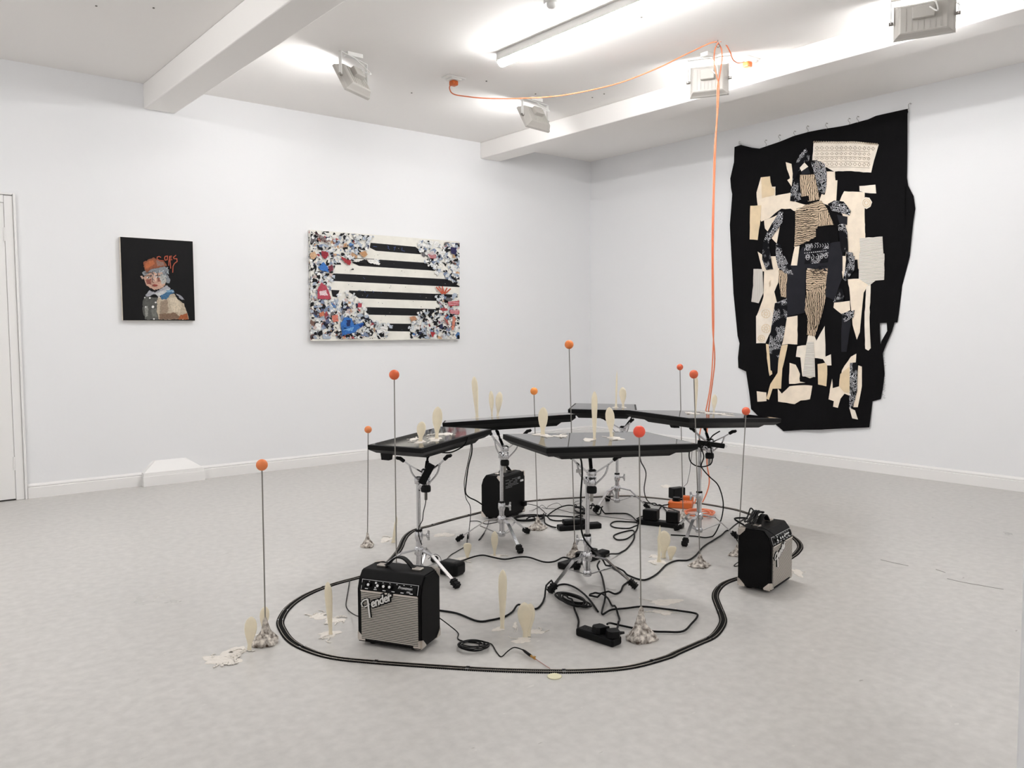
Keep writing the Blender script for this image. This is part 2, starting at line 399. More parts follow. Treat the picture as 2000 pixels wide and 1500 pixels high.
# ================================================================== TV TABLES AND STANDS
TVS = {}
def tv(key, pos, yaw, ti, ro, W, Hh, label, fins=()):
    a = Vector((math.cos(yaw), math.sin(yaw), ti)).normalized(); b = Vector((-math.sin(yaw), math.cos(yaw), ro)); n = a.cross(b).normalized(); b = n.cross(a)
    M = Matrix.Identity(4)
    for i in range(3): M[i][0], M[i][1], M[i][2], M[i][3] = a[i], b[i], n[i], pos[i]
    t = thing('television', label, 'television', group='televisions laid flat on drum stands', M=M)
    mb = MB()                                                       # bezel shell with tapering underside
    def ring(w, h, z): return [Vector((sx*w/2, sy*h/2, z)) for sx, sy in ((-1,-1),(1,-1),(1,1),(-1,1))]
    vs = ring(W, Hh, -0.001)+ring(W+0.002, Hh+0.002, -0.004)+ring(W, Hh, -0.022)+ring(W-0.05, Hh-0.05, -0.040)
    fs = [(0,1,2,3), (12,15,14,13)]
    for q in range(3):
        for i in range(4): fs.append((q*4+i, q*4+(i+1) % 4, q*4+4+(i+1) % 4, q*4+4+i))
    mb.add(vs, fs); build('bezel', mb, M_BLACK, t, True)
    build('screen', MB().box((0, 0, -0.0004), (W-0.022, Hh-0.024, 0.0016)), M_SCREEN, t, True)
    mb = MB(); vs = ring(W*0.80, Hh*0.80, -0.038)+ring(W*0.72, Hh*0.70, -0.058)
    mb.add(vs, [(0,1,2,3), (4,7,6,5)]+[(i, (i+1) % 4, 4+(i+1) % 4, 4+i) for i in range(4)])
    hb = build('back_housing', mb, M_BLACK, t, True)
    mb = MB()
    for i in range(14): mb.box((-W*0.26+i*W*0.04, Hh*0.2, -0.0585), (W*0.018, Hh*0.14, 0.002))
    build('vent_slots', mb, M_RUBBER, hb, True)
    for (x, y, dx) in fins:
        mb = MB(); mb.add([Vector(q) for q in ((x-0.03, y-0.012, -0.03), (x+0.03, y-0.012, -0.03), (x+dx+0.022, y-0.012, -0.075), (x+dx-0.022, y-0.012, -0.075), (x-0.03, y+0.012, -0.03), (x+0.03, y+0.012, -0.03), (x+dx+0.022, y+0.012, -0.075), (x+dx-0.022, y+0.012, -0.075))], [(0,1,2,3), (4,7,6,5), (0,4,5,1), (1,5,6,2), (2,6,7,3), (3,7,4,0)])
        build('stand_foot', mb, M_BLACK, t, True)
    TVS[key] = dict(M=M, n=n, o=Vector(pos), W=W, H=Hh)
    return t
R_ = math.radians
tv('T1', (-3.789, -3.924, 0.660), R_(347.2), -0.043, 0.031, 0.739, 0.390, 'largest black television lying face up, carrying three cream paddles and resin puddles')
tv('T2', (-4.161, -3.182, 0.630), R_(288.8), 0.016, 0.054, 0.310, 0.545, 'small tilted black television lying face up with two round cream paddles', fins=((-0.09, -0.22, -0.004),))
tv('T3', (-3.528, -2.963, 0.660), R_(324.1), 0.056, -0.073, 0.690, 0.360, 'black television lying face up, with a tall cream paddle and a leaning pair on it')
tv('T4', (-2.577, -2.749, 0.646), R_(313.0), -0.012, -0.033, 0.405, 0.669, 'black television lying face up, with a thin spike and one small round paddle')
tv('T5', (-2.671, -3.610, 0.668), R_(0.4), -0.071, 0.028, 0.801, 0.424, 'black television lying face up, crossed by the hanging orange cable', fins=((-0.25, 0.02, 0.03),))

def on_tv(key, px, py):
    q = TVS[key]; return PLN(px, py, q['o']+q['n']*0.0008, q['n'])

def stand(key, xy, ang, label, hub=0.50, knob=1, rot=0.0, collar=0.215, rad=0.215, co=0.035, wing=1):
    q = TVS[key]; x, y = xy[0], xy[1]
    t = thing('drum_stand', label, 'drum stand', (x, y, 0), 0, 'chrome snare drum stands')
    B = Vector((x, y, 0)); Zv = Vector((0, 0, 1))
    build('lower_tube', MB().cyl(B+Zv*0.035, B+Zv*collar, 0.0135, n=18), M_CHROME, t)
    build('upper_tube', MB().cyl(B+Zv*(collar-0.02), B+Zv*(hub-0.03), 0.0095, n=16), M_CHROME, t)
    cl = build('collar', MB().lathe([(0.014, collar-0.045), (0.019, collar-0.03), (0.0185, collar-0.004), (0.016, collar)], 18, B), M_CHROME, t)
    build('collar_ring', MB().lathe([(0.0165, collar), (0.0165, collar+0.008), (0.011, collar+0.009)], 18, B), M_RUBBER, t)
    s = Vector((math.cos(YAW+0.15), -math.sin(YAW+0.15), 0))*knob
    sw = s*wing
    p = B+Zv*(collar-0.018)
    wn = MB().cyl(p+sw*0.015, p+sw*0.045, 0.0045).lathe([(0.001, -0.012), (0.007, -0.009), (0.008, 0.0), (0.007, 0.009), (0.001, 0.012)], 10, p+sw*0.043)
    wn.tube([p+sw*0.046-Zv*0.022, p+sw*0.044, p+sw*0.046+Zv*0.022], [0.005, 0.006, 0.005], 8)
    build('wing_nut', wn, M_CHROME, cl)
    # tripod
    hb = build('tripod_hub', MB().lathe([(0.017, 0.105), (0.021, 0.11), (0.021, 0.14), (0.017, 0.145)], 16, B), M_CHROME, t)
    build('lower_hub', MB().lathe([(0.016, 0.035), (0.019, 0.038), (0.019, 0.058), (0.016, 0.062)], 16, B), M_CHROME, t)
    for k in range(3):
        a = ang+k*2*PI/3; d = Vector((math.cos(a), math.sin(a), 0)); e = Vector((-d.y, d.x, 0))
        top = B+d*0.018+Zv*0.13; knee = B+d*0.085+Zv*0.118; ft = B+d*rad+Zv*0.022
        mb = MB()
        for P, Q in ((top, knee), (knee, ft)):
            u = (Q-P).normalized(); v = u.cross(e)
            mb.box((P+Q)/2, ((Q-P).length+0.006, 0.017, 0.005), Matrix((u, e, v)).transposed())
        lg = build('leg', mb, M_CHROME, t)
        P, Q = B+d*0.018+Zv*0.047, B+d*0.118+Zv*0.088; u = (Q-P).normalized()
        build('brace', MB().box((P+Q)/2, ((Q-P).length, 0.011, 0.004), Matrix((u, e, u.cross(e))).transposed()), M_CHROME, t)
        # ridged rubber foot
        u = (ft-knee).normalized(); v = e.cross(u); mb = MB()
        Rm = Matrix((u, e, v)).transposed()
        for i in range(5): mb.box(ft-u*0.018+u*0.009*i, (0.006, 0.026+0.003*(i % 2), 0.021+0.005*(i % 2)), Rm)
        mb.box(ft, (0.044, 0.024, 0.019), Rm)
        zmin = min(p_.z for p_ in mb.v)
        mb.v = [p_-Zv*(zmin-0.0005) for p_ in mb.v]
        build('rubber_foot', mb, M_RUBBER, lg)
    # tilter and basket
    hz = B+Zv*hub; off = s*co-_h*(0.03 if co < 0.03 else 0.008)
    build('tilter', MB().cyl(hz-Zv*0.03+e*0, hz-Zv*0.028+off, 0.011).lathe([(0.004, -0.018), (0.016, -0.016), (0.018, 0.0), (0.016, 0.016), (0.004, 0.018)], 14, hz-Zv*0.03), M_CHROME, t)
    bc = hz+off
    build('basket_clamp', MB().lathe([(0.017, -0.05), (0.021, -0.045), (0.021, -0.012), (0.016, -0.01), (0.022, 0.0), (0.022, 0.02), (0.012, 0.026)], 16, bc), M_CHROME, t)
    build('basket_knob', MB().lathe([(0.008, -0.083), (0.021, -0.081), (0.023, -0.074), (0.023, -0.060), (0.021, -0.053), (0.008, -0.051)], 20, bc), M_RUBBER, t)
    build('threaded_rod', MB().cyl(bc-Zv*0.118, bc-Zv*0.05, 0.0075, n=12), M_STEEL, t)
    inv = q['M'].inverted()
    for k in range(3):
        a = rot+k*2*PI/3; d = Vector((math.cos(a), math.sin(a), 0)); e2 = Vector((-d.y, d.x, 0))
        tip = bc+d*0.125
        # height of the underside of the television above the tip
        n = q['n']; lc = inv@Vector((tip.x, tip.y, q['o'].z)); dp = 0.0595 if (abs(lc.x) < q['W']*0.40+0.02 and abs(lc.y) < q['H']*0.40+0.02) else 0.0415
        under = q['o']-n*dp
        tip.z = under.z-((tip.x-under.x)*n.x+(tip.y-under.y)*n.y)/n.z-0.0115
        low = bc+d*0.016+Zv*0.008; mid = low.lerp(tip, 0.52)+d*0.006
        mb = MB()
        for P, Q, wd in ((low, mid, 0.016), (mid, tip, 0.010)):
            u = (Q-P).normalized(); mb.box((P+Q)/2, ((Q-P).length+0.004, wd, 0.006), Matrix((u, e2, u.cross(e2))).transposed())
        low2 = bc+d*0.019-Zv*0.04; u = (mid-low2).normalized()
        kink = low2.lerp(mid, 0.5)+d*0.014
        mb.tube(smooth_path([low2, kink, mid]), 0.004, 6)
        ar = build('basket_arm', mb, M_CHROME, t)
        u = (tip-mid).normalized()
        mb = MB().tube([mid.lerp(tip, 0.55), tip-u*0.004, tip+d*0.01, tip+d*0.016+Zv*0.004], [0.0085, 0.009, 0.008, 0.006], 9)
        build('rubber_tip', mb, M_RUBBER, ar)
    return t
def ang_to(c, px, py):
    f = FL(px, py); return math.atan2(f.y-c.y, f.x-c.x)
ST = {k: FL(*v) for k, v in dict(T1=(1147, 1140), T2=(819, 1128), T4=(1205, 992), T5=(1365, 1052)).items()}
ST['T3'] = Vector((-3.614, -3.016, 0))
stand('T1', ST['T1'], ang_to(ST['T1'], 1236, 1150), 'chrome tripod drum stand under the screen with three cream paddles', 0.495, 1, R_(51), rad=0.206, co=0.016, wing=-1)
stand('T2', ST['T2'], ang_to(ST['T2'], 902, 1152), 'chrome tripod drum stand under the small tilted screen', 0.48, 1, R_(51), rad=0.235, co=0.036)
stand('T3', ST['T3'], R_(135), 'chrome tripod drum stand in front of the amplifier turned backwards', 0.50, 1, R_(70), rad=0.226, co=0.018)
stand('T4', ST['T4'], ang_to(ST['T4'], 1266, 996), 'chrome tripod drum stand under the screen with the thin spike', 0.50, 1, R_(10), rad=0.19)
stand('T5', ST['T5'], ang_to(ST['T5'], 1434, 1053), 'chrome tripod drum stand beside the hanging orange cable', 0.52, 1, R_(51), 0.25, rad=0.19, co=0.05, wing=-1)

# ================================================================== AMPLIFIERS
def make_grille():
    M, N, L, b = nodes_of('silver grille cloth', 0.55, 0.4)
    tc = N.new('ShaderNodeTexCoord'); sp = N.new('ShaderNodeSeparateXYZ'); L.new(tc.outputs['Object'], sp.inputs[0])
    def frac(o, k):
        a = N.new('ShaderNodeMath'); a.operation = 'MULTIPLY'; a.inputs[1].default_value = k; L.new(o, a.inputs[0])
        c = N.new('ShaderNodeMath'); c.operation = 'FRACT'; L.new(a.outputs[0], c.inputs[0]); return c.outputs[0]
    r = ramp(N, 0.34, 0.48, lin((16, 15, 15)), lin((206, 199, 188))); L.new(frac(sp.outputs['Z'], 1/0.0062), r.inputs[0])
    r2 = ramp(N, 0.2, 0.35, (0.72, 0.72, 0.72), (1, 1, 1)); L.new(frac(sp.outputs['X'], 1/0.0045), r2.inputs[0])
    x = mixrgb(N, 'MULTIPLY'); x.inputs[0].default_value = 1; L.new(r.outputs[0], x.inputs[1]); L.new(r2.outputs[0], x.inputs[2])
    L.new(x.outputs[0], b.inputs['Base Color']); return M
M_GRILLE = make_grille()
AW, AD, AH = 0.258, 0.148, 0.268
def amp(corner, ang, which, label, rear=False):
    """corner: world xy of the bottom front-left corner; local x runs along the front, -y is the front."""
    M = Matrix.Translation(Vector((corner[0], corner[1], 0)))@Matrix.Rotation(ang, 4, 'Z')@Matrix.Translation(Vector((AW/2, AD/2, 0)))
    t = thing('guitar_amplifier', label, 'amplifier', group='small practice amplifiers', M=M)
    z0 = 0.014
    prof = [(-AD/2, z0), (-AD/2, 0.203), (-AD/2+0.012, 0.240), (-AD/2+0.032, AH-0.003), (-AD/2+0.038, AH), (AD/2-0.008, AH), (AD/2, AH-0.008), (AD/2, z0)]
    bm = bmesh.new(); k = len(prof)
    vs = [bm.verts.new((sx*AW/2, y, z)) for sx in (-1, 1) for y, z in prof]
    bm.faces.new(vs[:k]); bm.faces.new(vs[k:][::-1])
    for i in range(k): bm.faces.new((vs[i], vs[(i+1) % k], vs[(i+1) % k+k], vs[i+k]))
    bmesh.ops.recalc_face_normals(bm, faces=bm.faces)
    bmesh.ops.bevel(bm, geom=[e for e in bm.edges if e.verts[0].co.x*e.verts[1].co.x > 0 and abs(e.calc_face_angle(0)) > 0.3], offset=0.005, segments=2, affect='EDGES')
    build('cabinet', MB().bm(bm), M_VINYL, t, True)
    # grille frame and cloth
    gx0, gx1, gz0, gz1 = -AW/2+0.018, AW/2-0.012, 0.024, 0.199
    build('grille_cloth', MB().rbox(((gx0+gx1)/2, -AD/2-0.001, (gz0+gz1)/2), (gx1-gx0, 0.006, gz1-gz0), 0.002), M_GRILLE, t, True)
    build('grille_trim', MB().box(((gx0+gx1)/2, -AD/2-0.003, gz1+0.002), (gx1-gx0, 0.005, 0.004)), M_NICKEL, t, True)
    # slanted control panel
    A = Vector((0, -AD/2, 0.203)); Bv = Vector((0, -AD/2+0.012, 0.240)); up = (Bv-A).normalized(); out = Vector((0, up.z, -up.y))*-1
    Rp = Matrix((Vector((1,0,0)), -out, up)).transposed()
    def P(x, s, d=0.0): return Vector((x, 0, 0))+A+up*s+out*d
    ph = (Bv-A).length
    pn = build('control_panel', MB().box(P((gx0+gx1)/2, ph/2, 0.001), (gx1-gx0, 0.003, ph-0.004), Rp), M_BLACK, t, True)
    mb = MB()
    for x_, s_, w_, h_ in (((gx0+gx1)/2, ph-0.003, gx1-gx0, 0.0012), (gx0+0.001, ph/2, 0.0012, ph-0.004), (gx1-0.001, ph/2, 0.0012, ph-0.004)): mb.box(P(x_, s_, 0.003), (w_, 0.001, h_), Rp)
    for i in range(6): mb.box(P(gx0+0.022+i*0.036, 0.005, 0.003), (0.012, 0.001, 0.003), Rp)
    for i in range(7): mb.box(P(gx0+0.03+i*0.028, ph-0.008, 0.003), (0.005, 0.001, 0.0015), Rp)
    build('panel_markings', mb, M_PRINT, pn, True)
    for x in (-0.068, -0.030, -0.006, 0.018):
        kn = build('knob', MB().cyl(P(x-0.010, ph*0.50, 0.001), P(x-0.010, ph*0.50, 0.014), 0.0085, 0.0075, 16), M_BLACK, pn, True)
        kc = build('knob_cap', MB().cyl(P(x-0.010, ph*0.50, 0.0135), P(x-0.010, ph*0.50, 0.016), 0.0052, 0.0045, 14), M_PRINT, t, True); kc.parent = pn
    build('input_jack', MB().cyl(P(-0.101, ph*0.5, 0.001), P(-0.101, ph*0.5, 0.007), 0.0085, n=14), M_RUBBER, pn, True)
    build('channel_button', MB().box(P(-0.052, ph*0.72, 0.004), (0.006, 0.006, 0.006), Rp).box(P(-0.052, ph*0.30, 0.004), (0.005, 0.006, 0.005), Rp), M_PRINT, pn, True)
    build('power_switch', MB().rbox(P(0.103, ph*0.5, 0.004), (0.016, 0.008, 0.022), 0.002, Rp), M_RUBBER, pn, True)
    build('model_lettering', text_mb('Frontman', 0.0145, lambda p: P(p.x+0.036, ph*0.44+p.y, 0.003+p.z), 0.35), M_PRINT, pn, True)
    build('model_number', text_mb('10G', 0.009, lambda p: P(p.x+0.070, ph*0.16+p.y, 0.003+p.z), 0.3), M_PRINT, pn, True)
    # script logo on the grille
    th = R_(24); c_, s_ = math.cos(th), math.sin(th); ox, oz = gx0+0.014, 0.126
    def LG(u, v, d=0.0):
        u *= 1.15; v *= 1.15
        return Vector((ox+u*c_-v*s_, -AD/2-0.005-d, oz+u*s_+v*c_))
    def stroke(mb, pts, r, d): mb.tube(smooth_path([LG(u, v, d) for u, v in pts], 4), r, 6)
    Fs = [([(0.002, 0.016), (0.003, 0.026), (0.014, 0.032), (0.030, 0.032)], 0.0028), ([(0.030, 0.032), (0.026, 0.018), (0.020, 0.000), (0.013, -0.023)], 0.0042), ([(0.008, 0.012), (0.018, 0.013), (0.030, 0.016)], 0.0026)]
    bk = MB(); wt = MB()
    for pts, r in Fs: stroke(bk, pts, r+0.0030, -0.0016); stroke(wt, pts, r, 0.0022)
    tx = dict(s='ender', size=0.036)
    bk2 = text_mb('ender', 0.036, lambda p: LG(0.031+p.x, 0.003+p.y, 0.001+p.z), 0.3, 0.001, 0.0048, 0.92); wt2 = text_mb('ender', 0.036, lambda p: LG(0.031+p.x, 0.003+p.y, 0.0030+p.z), 0.3, 0.001, 0.0007, 0.92)
    stroke(bk, [(0.100, 0.020), (0.108, 0.026), (0.116, 0.022)], 0.0042, -0.001); stroke(wt, [(0.103, 0.021), (0.110, 0.025)], 0.0016, 0.0022)
    bk.add(bk2.v, bk2.f); wt.add(wt2.v, wt2.f)
    lg = build('logo_backing', bk, M_BLACK, t, True)
    build('logo_script', wt, mat('logo silver', (226, 224, 220), 0.3), lg, True)
    # handle
    zt = AH
    hp = [(-0.062, 0.004), (-0.050, 0.006), (-0.036, 0.020), (-0.018, 0.034), (0.0, 0.038), (0.018, 0.034), (0.036, 0.020), (0.050, 0.006), (0.062, 0.004)]
    mb = MB(); hw = 0.011; P2 = smooth_path([Vector((x, 0, z)) for x, z in hp], 3)
    vs = []
    for i, p in enumerate(P2):
        d = (P2[min(i+1, len(P2)-1)]-P2[max(i-1, 0)]).normalized(); nn = Vector((-d.z, 0, d.x))
        for sy, sn in ((-1, 0), (1, 0), (1, 1), (-1, 1)): vs.append(p+Vector((0, 0.012+sy*hw, zt))+nn*0.005*sn)
    fs = [(0,1,2,3), tuple(len(vs)-4+j for j in (3,2,1,0))]
    for i in range(len(P2)-1):
        for j in range(4): fs.append((i*4+j, i*4+(j+1) % 4, i*4+4+(j+1) % 4, i*4+4+j))
    hd = build('handle', mb.add(vs, fs), M_RUBBER, t, True)
    for s in (-1, 1):
        hc = build('handle_cap', MB().rbox((s*0.072, 0.012, zt+0.004), (0.036, 0.028, 0.010), 0.003), M_NICKEL, hd, True)
    # metal corners
    def corner_cap(cx, cy, cz, sx, sy, sz):
        S = 0.034; bm = bmesh.new(); bmesh.ops.create_cube(bm, size=1)
        for v in bm.verts: v.co *= S
        n = Vector((sx, sy, sz)).normalized()
        bmesh.ops.bevel(bm, geom=[e for e in bm.edges if all((v.co.x*sx > 0) + (v.co.y*sy > 0) + (v.co.z*sz > 0) >= 2 for v in e.verts)], offset=0.006, segments=2, affect='EDGES')
        r = bmesh.ops.bisect_plane(bm, geom=list(bm.verts)+list(bm.edges)+list(bm.faces), plane_co=n*(S*0.10), plane_no=n, clear_inner=True)
        bmesh.ops.holes_fill(bm, edges=bm.edges)
        o = Vector((cx-sx*S/2+sx*0.0022, cy-sy*S/2+sy*0.0022, cz-sz*S/2+sz*0.0022))
        build('corner_guard', MB().bm(bm, lambda p: p+o), M_NICKEL, t, True)
    for sx in (-1, 1):
        corner_cap(sx*AW/2, -AD/2, z0, sx, -1, -1); corner_cap(sx*AW/2, AD/2, z0, sx, 1, -1); corner_cap(sx*AW/2, AD/2, AH, sx, 1, 1)
        for sy in (-1, 1): build('rubber_foot', MB().cyl((sx*(AW/2-0.045), sy*(AD/2-0.035), 0), (sx*(AW/2-0.045), sy*(AD/2-0.035), z0+0.002), 0.013, 0.016, 12), M_RUBBER, t, True)
    # rear panel
    rp = build('rear_panel', MB().rbox((0, AD/2, 0.148), (AW-0.03, 0.006, 0.235), 0.003), M_BLACK, t, True)
    if rear:
        mb = MB(); rnd = random.Random(4)
        for row in range(6):
            x = 0.09
            while x > -0.03:
                w_ = rnd.uniform(0.006, 0.024)
                if rnd.random() < 0.75: mb.box((x-w_/2, AD/2+0.0035, 0.238-row*0.009), (w_, 0.001, 0.0035))
                x -= w_+0.004
        mb.box((-0.055, AD/2+0.0035, 0.235), (0.03, 0.001, 0.014))
        build('rear_print', mb, mat('grey print', (120, 120, 122), 0.6), rp, True)
        build('serial_label', MB().box((-0.088, AD/2+0.0035, 0.214), (0.034, 0.001, 0.012)), M_PRINT, rp, True)
        build('mains_inlet', MB().rbox((-0.10, AD/2+0.012, 0.07), (0.03, 0.024, 0.03), 0.003), M_RUBBER, rp, True)
    return t, M
A1, MA1 = amp(FL(699, 1258), R_(-60.5), 1, 'guitar amplifier inside the track bend with its striped grille and logo fully visible')
nc = FL(1505, 1161)
A2, MA2 = amp((nc.x, nc.y), R_(13), 2, 'guitar amplifier with a black cable bundle lying on its top')
nb = FL(980, 1019); ab = R_(17.8)
# rear faces the room: bottom rear corner near the stand
fr = Vector((nb.x, nb.y, 0))+Matrix.Rotation(ab, 3, 'Z')@Vector((AW, AD, 0))
A3, MA3 = amp((fr.x, fr.y), ab+PI, 3, 'guitar amplifier turned backwards so its printed rear panel shows', True)

# ================================================================== MODEL RAILWAY TRACK
TR = [(548, 1213), (553, 1233), (570, 1254), (602, 1271), (650, 1285), (720, 1293), (840, 1302), (960, 1309), (1070, 1312), (1150, 1311), (1230, 1304), (1300, 1285.6), (1324, 1275), (1364, 1257.6), (1389.6, 1246), (1404, 1232), (1412, 1216), (1410.4, 1203), (1402, 1182), (1397, 1166), (1402, 1152), (1417, 1139), (1445, 1129), (1480, 1120), (1515, 1107), (1548, 1087), (1558, 1078), (1563, 1068.5), (1558, 1058), (1546, 1048), (1520, 1030), (1488, 1014), (1469.6, 1006.5), (1444, 998), (1419, 992.5), (1376, 985), (1299, 975.2), (1266, 972), (1238.5, 969.7), (1211, 969.3), (1135, 972.2), (1076, 975.6), (1029.6, 980), (985, 988), (942, 1000.4), (892, 1013), (844, 1026.4), (812, 1035), (796, 1044.8), (788, 1056), (780, 1074), (763, 1095), (738, 1115), (702, 1128), (648, 1143), (600, 1162), (565, 1186)]
tp = smooth_path([FL(*q) for q in TR], 14, True)
# even spacing
seg = [(tp[(i+1) % len(tp)]-tp[i]).length for i in range(len(tp))]; total = sum(seg)
def resample(step):
    n = int(total/step); out = []; i = 0; acc = 0.0
    for k in range(n):
        s = k*total/n
        while acc+seg[i] < s: acc += seg[i]; i += 1
        t_ = (s-acc)/seg[i]; out.append(tp[i].lerp(tp[(i+1) % len(tp)], t_))
    return out
trk = thing('railway_track', 'closed winding loop of model railway track lying around the installation', 'model track', FL(960, 1309))
pts = resample(0.007); k = len(pts); sl = MB(); 
for i in range(k):
    d = (pts[(i+1) % k]-pts[i-1]).normalized(); e = Vector((-d.y, d.x, 0))
    sl.box(pts[i]+Vector((0,0,0.0016)), (0.0052, 0.030, 0.0032), Matrix((d, e, Vector((0,0,1)))).transposed())
so = build('sleepers', sl, M_SLEEPER, trk); so['kind'] = 'stuff'
pr = resample(0.016); k = len(pr)
for s in (-1, 1):
    path = []
    for i in range(k):
        d = (pr[(i+1) % k]-pr[i-1]).normalized(); path.append(pr[i]+Vector((-d.y, d.x, 0))*s*0.0086+Vector((0,0,0.0046)))
    build('rail', MB().tube(path, 0.0012, 6, True), M_RAIL, trk)
    build('rail_web', MB().tube([q-Vector((0,0,0.0022)) for q in path], 0.0026, 4, True, 0.5), M_SLEEPER, trk)
for i in range(0, k, 20):
    d = (pr[(i+1) % k]-pr[i-1]).normalized(); e = Vector((-d.y, d.x, 0)); mb = MB()
    for s in (-1, 1): mb.box(pr[i]+e*s*0.0086+Vector((0,0,0.0046)), (0.012, 0.004, 0.0042), Matrix((d, e, Vector((0,0,1)))).transposed())
    build('rail_joiner', mb, M_CHROME, trk)
cn = FL(1083, 1319)
solo('resin_disc', MB().lathe([(0.022, 0), (0.024, 0.002), (0.022, 0.0035)], 22, FL(1083, 1322)), mat('yellow resin', (230, 224, 190), 0.35), 'thin pale yellow disc just outside the track beside the jack plug wire', 'disc')

# ================================================================== BALLS ON RODS
def ball(bx, by, ballpx, r, col, label, mh=0.085, mr=0.042, seed=0, tall=1.0):
    base = FL(bx, by); top = VP(ballpx[0], ballpx[1], base)
    t = thing('ball_on_rod', label, 'sculpture', base, 0, 'orange balls on thin rods')
    rnd = random.Random(seed); ph = [rnd.uniform(0, 6.28) for _ in range(6)]
    def jit(a, z): return 1+0.16*math.sin(2*a+ph[0])+0.12*math.sin(3*a+ph[1]+z*60)+0.07*math.sin(7*a+ph[2]+z*140)+0.05*math.sin(11*a+ph[3]-z*200)
    prof = [(mr*q, mh*z) for q, z in ((1.0, 0), (1.08, 0.05), (0.98, 0.13), (0.80, 0.22), (0.62, 0.32), (0.47, 0.42), (0.36, 0.52), (0.28, 0.64), (0.22, 0.76), (0.17, 0.88), (0.11, 0.97), (0.03, 1.0))]
    build('plaster_mound', MB().lathe(prof, 30, base, jit), M_PLASTER, t)
    build('rod', MB().tube([base+Vector((0,0,mh*0.5)), base.lerp(top, 0.5), top], 0.0026, 7), M_STEEL, t)
    build('ball', MB().sphere(top, r), mat('orange %d %d %d' % col, col, 0.55, noise=0.04, nscale=30), t)
BR = 0.0205
ball(519, 1257, (511.5, 908), BR, (238, 134, 76), 'pale orange ball on a rod standing alone outside the track, by a long resin spill', 0.098, 0.043, 1)
ball(718, 1067, (719, 839), BR*0.93, (232, 138, 82), 'orange ball on a rod just outside the track beside the small tilted screen', 0.075, 0.036, 2)
ball(775, 1156, (770, 732), BR*1.06, (230, 106, 58), 'orange ball on a rod rising right behind the amplifier with the visible grille', 0.07, 0.036, 3)
ball(1050, 1033, (1043, 764), BR*1.02, (240, 146, 66), 'yellowish orange ball on a rod in a wide mound by the backward amplifier', 0.070, 0.050, 4)
ball(1123, 1088, (1111.5, 673), BR*1.06, (236, 132, 64), 'tallest orange ball on a rod, its mound behind the largest screen stand', 0.080, 0.038, 5)
ball(1334, 1012, (1328, 717), BR*0.92, (222, 100, 64), 'small red orange ball on a rod beside the orange extension block', 0.05, 0.036, 6)
ball(1367, 1106, (1355, 731), BR*1.0, (230, 108, 70), 'red orange ball on a rod in front of the stand with the orange cable', 0.060, 0.044, 7)
ball(1441, 1084, (1457, 803), BR*0.98, (234, 104, 68), 'orange ball on a rod half behind the amplifier with cables on top', 0.06, 0.040, 8)
ball(1252, 1250, (1248.5, 843), BR*1.05, (238, 84, 60), 'bright red ball on a rod beside the socket block with two plugs', 0.125, 0.046, 9)

# ================================================================== CREAM RESIN PADDLES
SHAPES = {
 'oval': [(0, .38), (.05, .34), (.16, .30), (.30, .52), (.48, .86), (.64, 1), (.78, .95), (.90, .70), (.97, .36), (1, .02)],
 'fat':  [(0, .55), (.08, .40), (.20, .42), (.38, .80), (.58, 1), (.76, .96), (.90, .68), (.97, .34), (1, .02)],
 'long': [(0, .55), (.06, .42), (.2, .55), (.45, .80), (.7, 1), (.86, .95), (.95, .66), (1, .03)],
 'spike': [(0, 1), (.08, .62), (.25, .58), (.5, .66), (.75, .55), (.9, .36), (1, .04)],
 'bowl': [(0, .30), (.2, .45), (.45, .75), (.7, .97), (.86, 1), (.96, .85), (1, .60)],
}
def interp(tab, t):
    for (a, x), (b, y) in zip(tab, tab[1:]):
        if t <= b: return x+(y-x)*(t-a)/(b-a)
    return tab[-1][1]
def paddle_mb(base, top, wid, thick, shape, yaw):
    a = Vector((math.cos(yaw), math.sin(yaw), 0)); d = (top-base); b = d.normalized().cross(a); rows = 18; n = 14; vs = []
    tab = SHAPES[shape]
    for i in range(rows+1):
        t = i/rows; t = t if t < .9 else .9+.1*math.sin((t-.9)/.1*PI/2); hw = interp(tab, t)*wid/2
        for j in range(n):
            an = 2*PI*j/n; vs.append(base+d*t+a*hw*math.cos(an)+b*min(thick, hw)*0.5*math.sin(an))
    fs = [(i*n+j, i*n+(j+1) % n, (i+1)*n+(j+1) % n, (i+1)*n+j) for i in range(rows) for j in range(n)]
    mb = MB().add(vs, fs, True); mb.add(vs[-n:], [list(range(n))]); mb.add(vs[:n], [list(range(n))[::-1]]); return mb
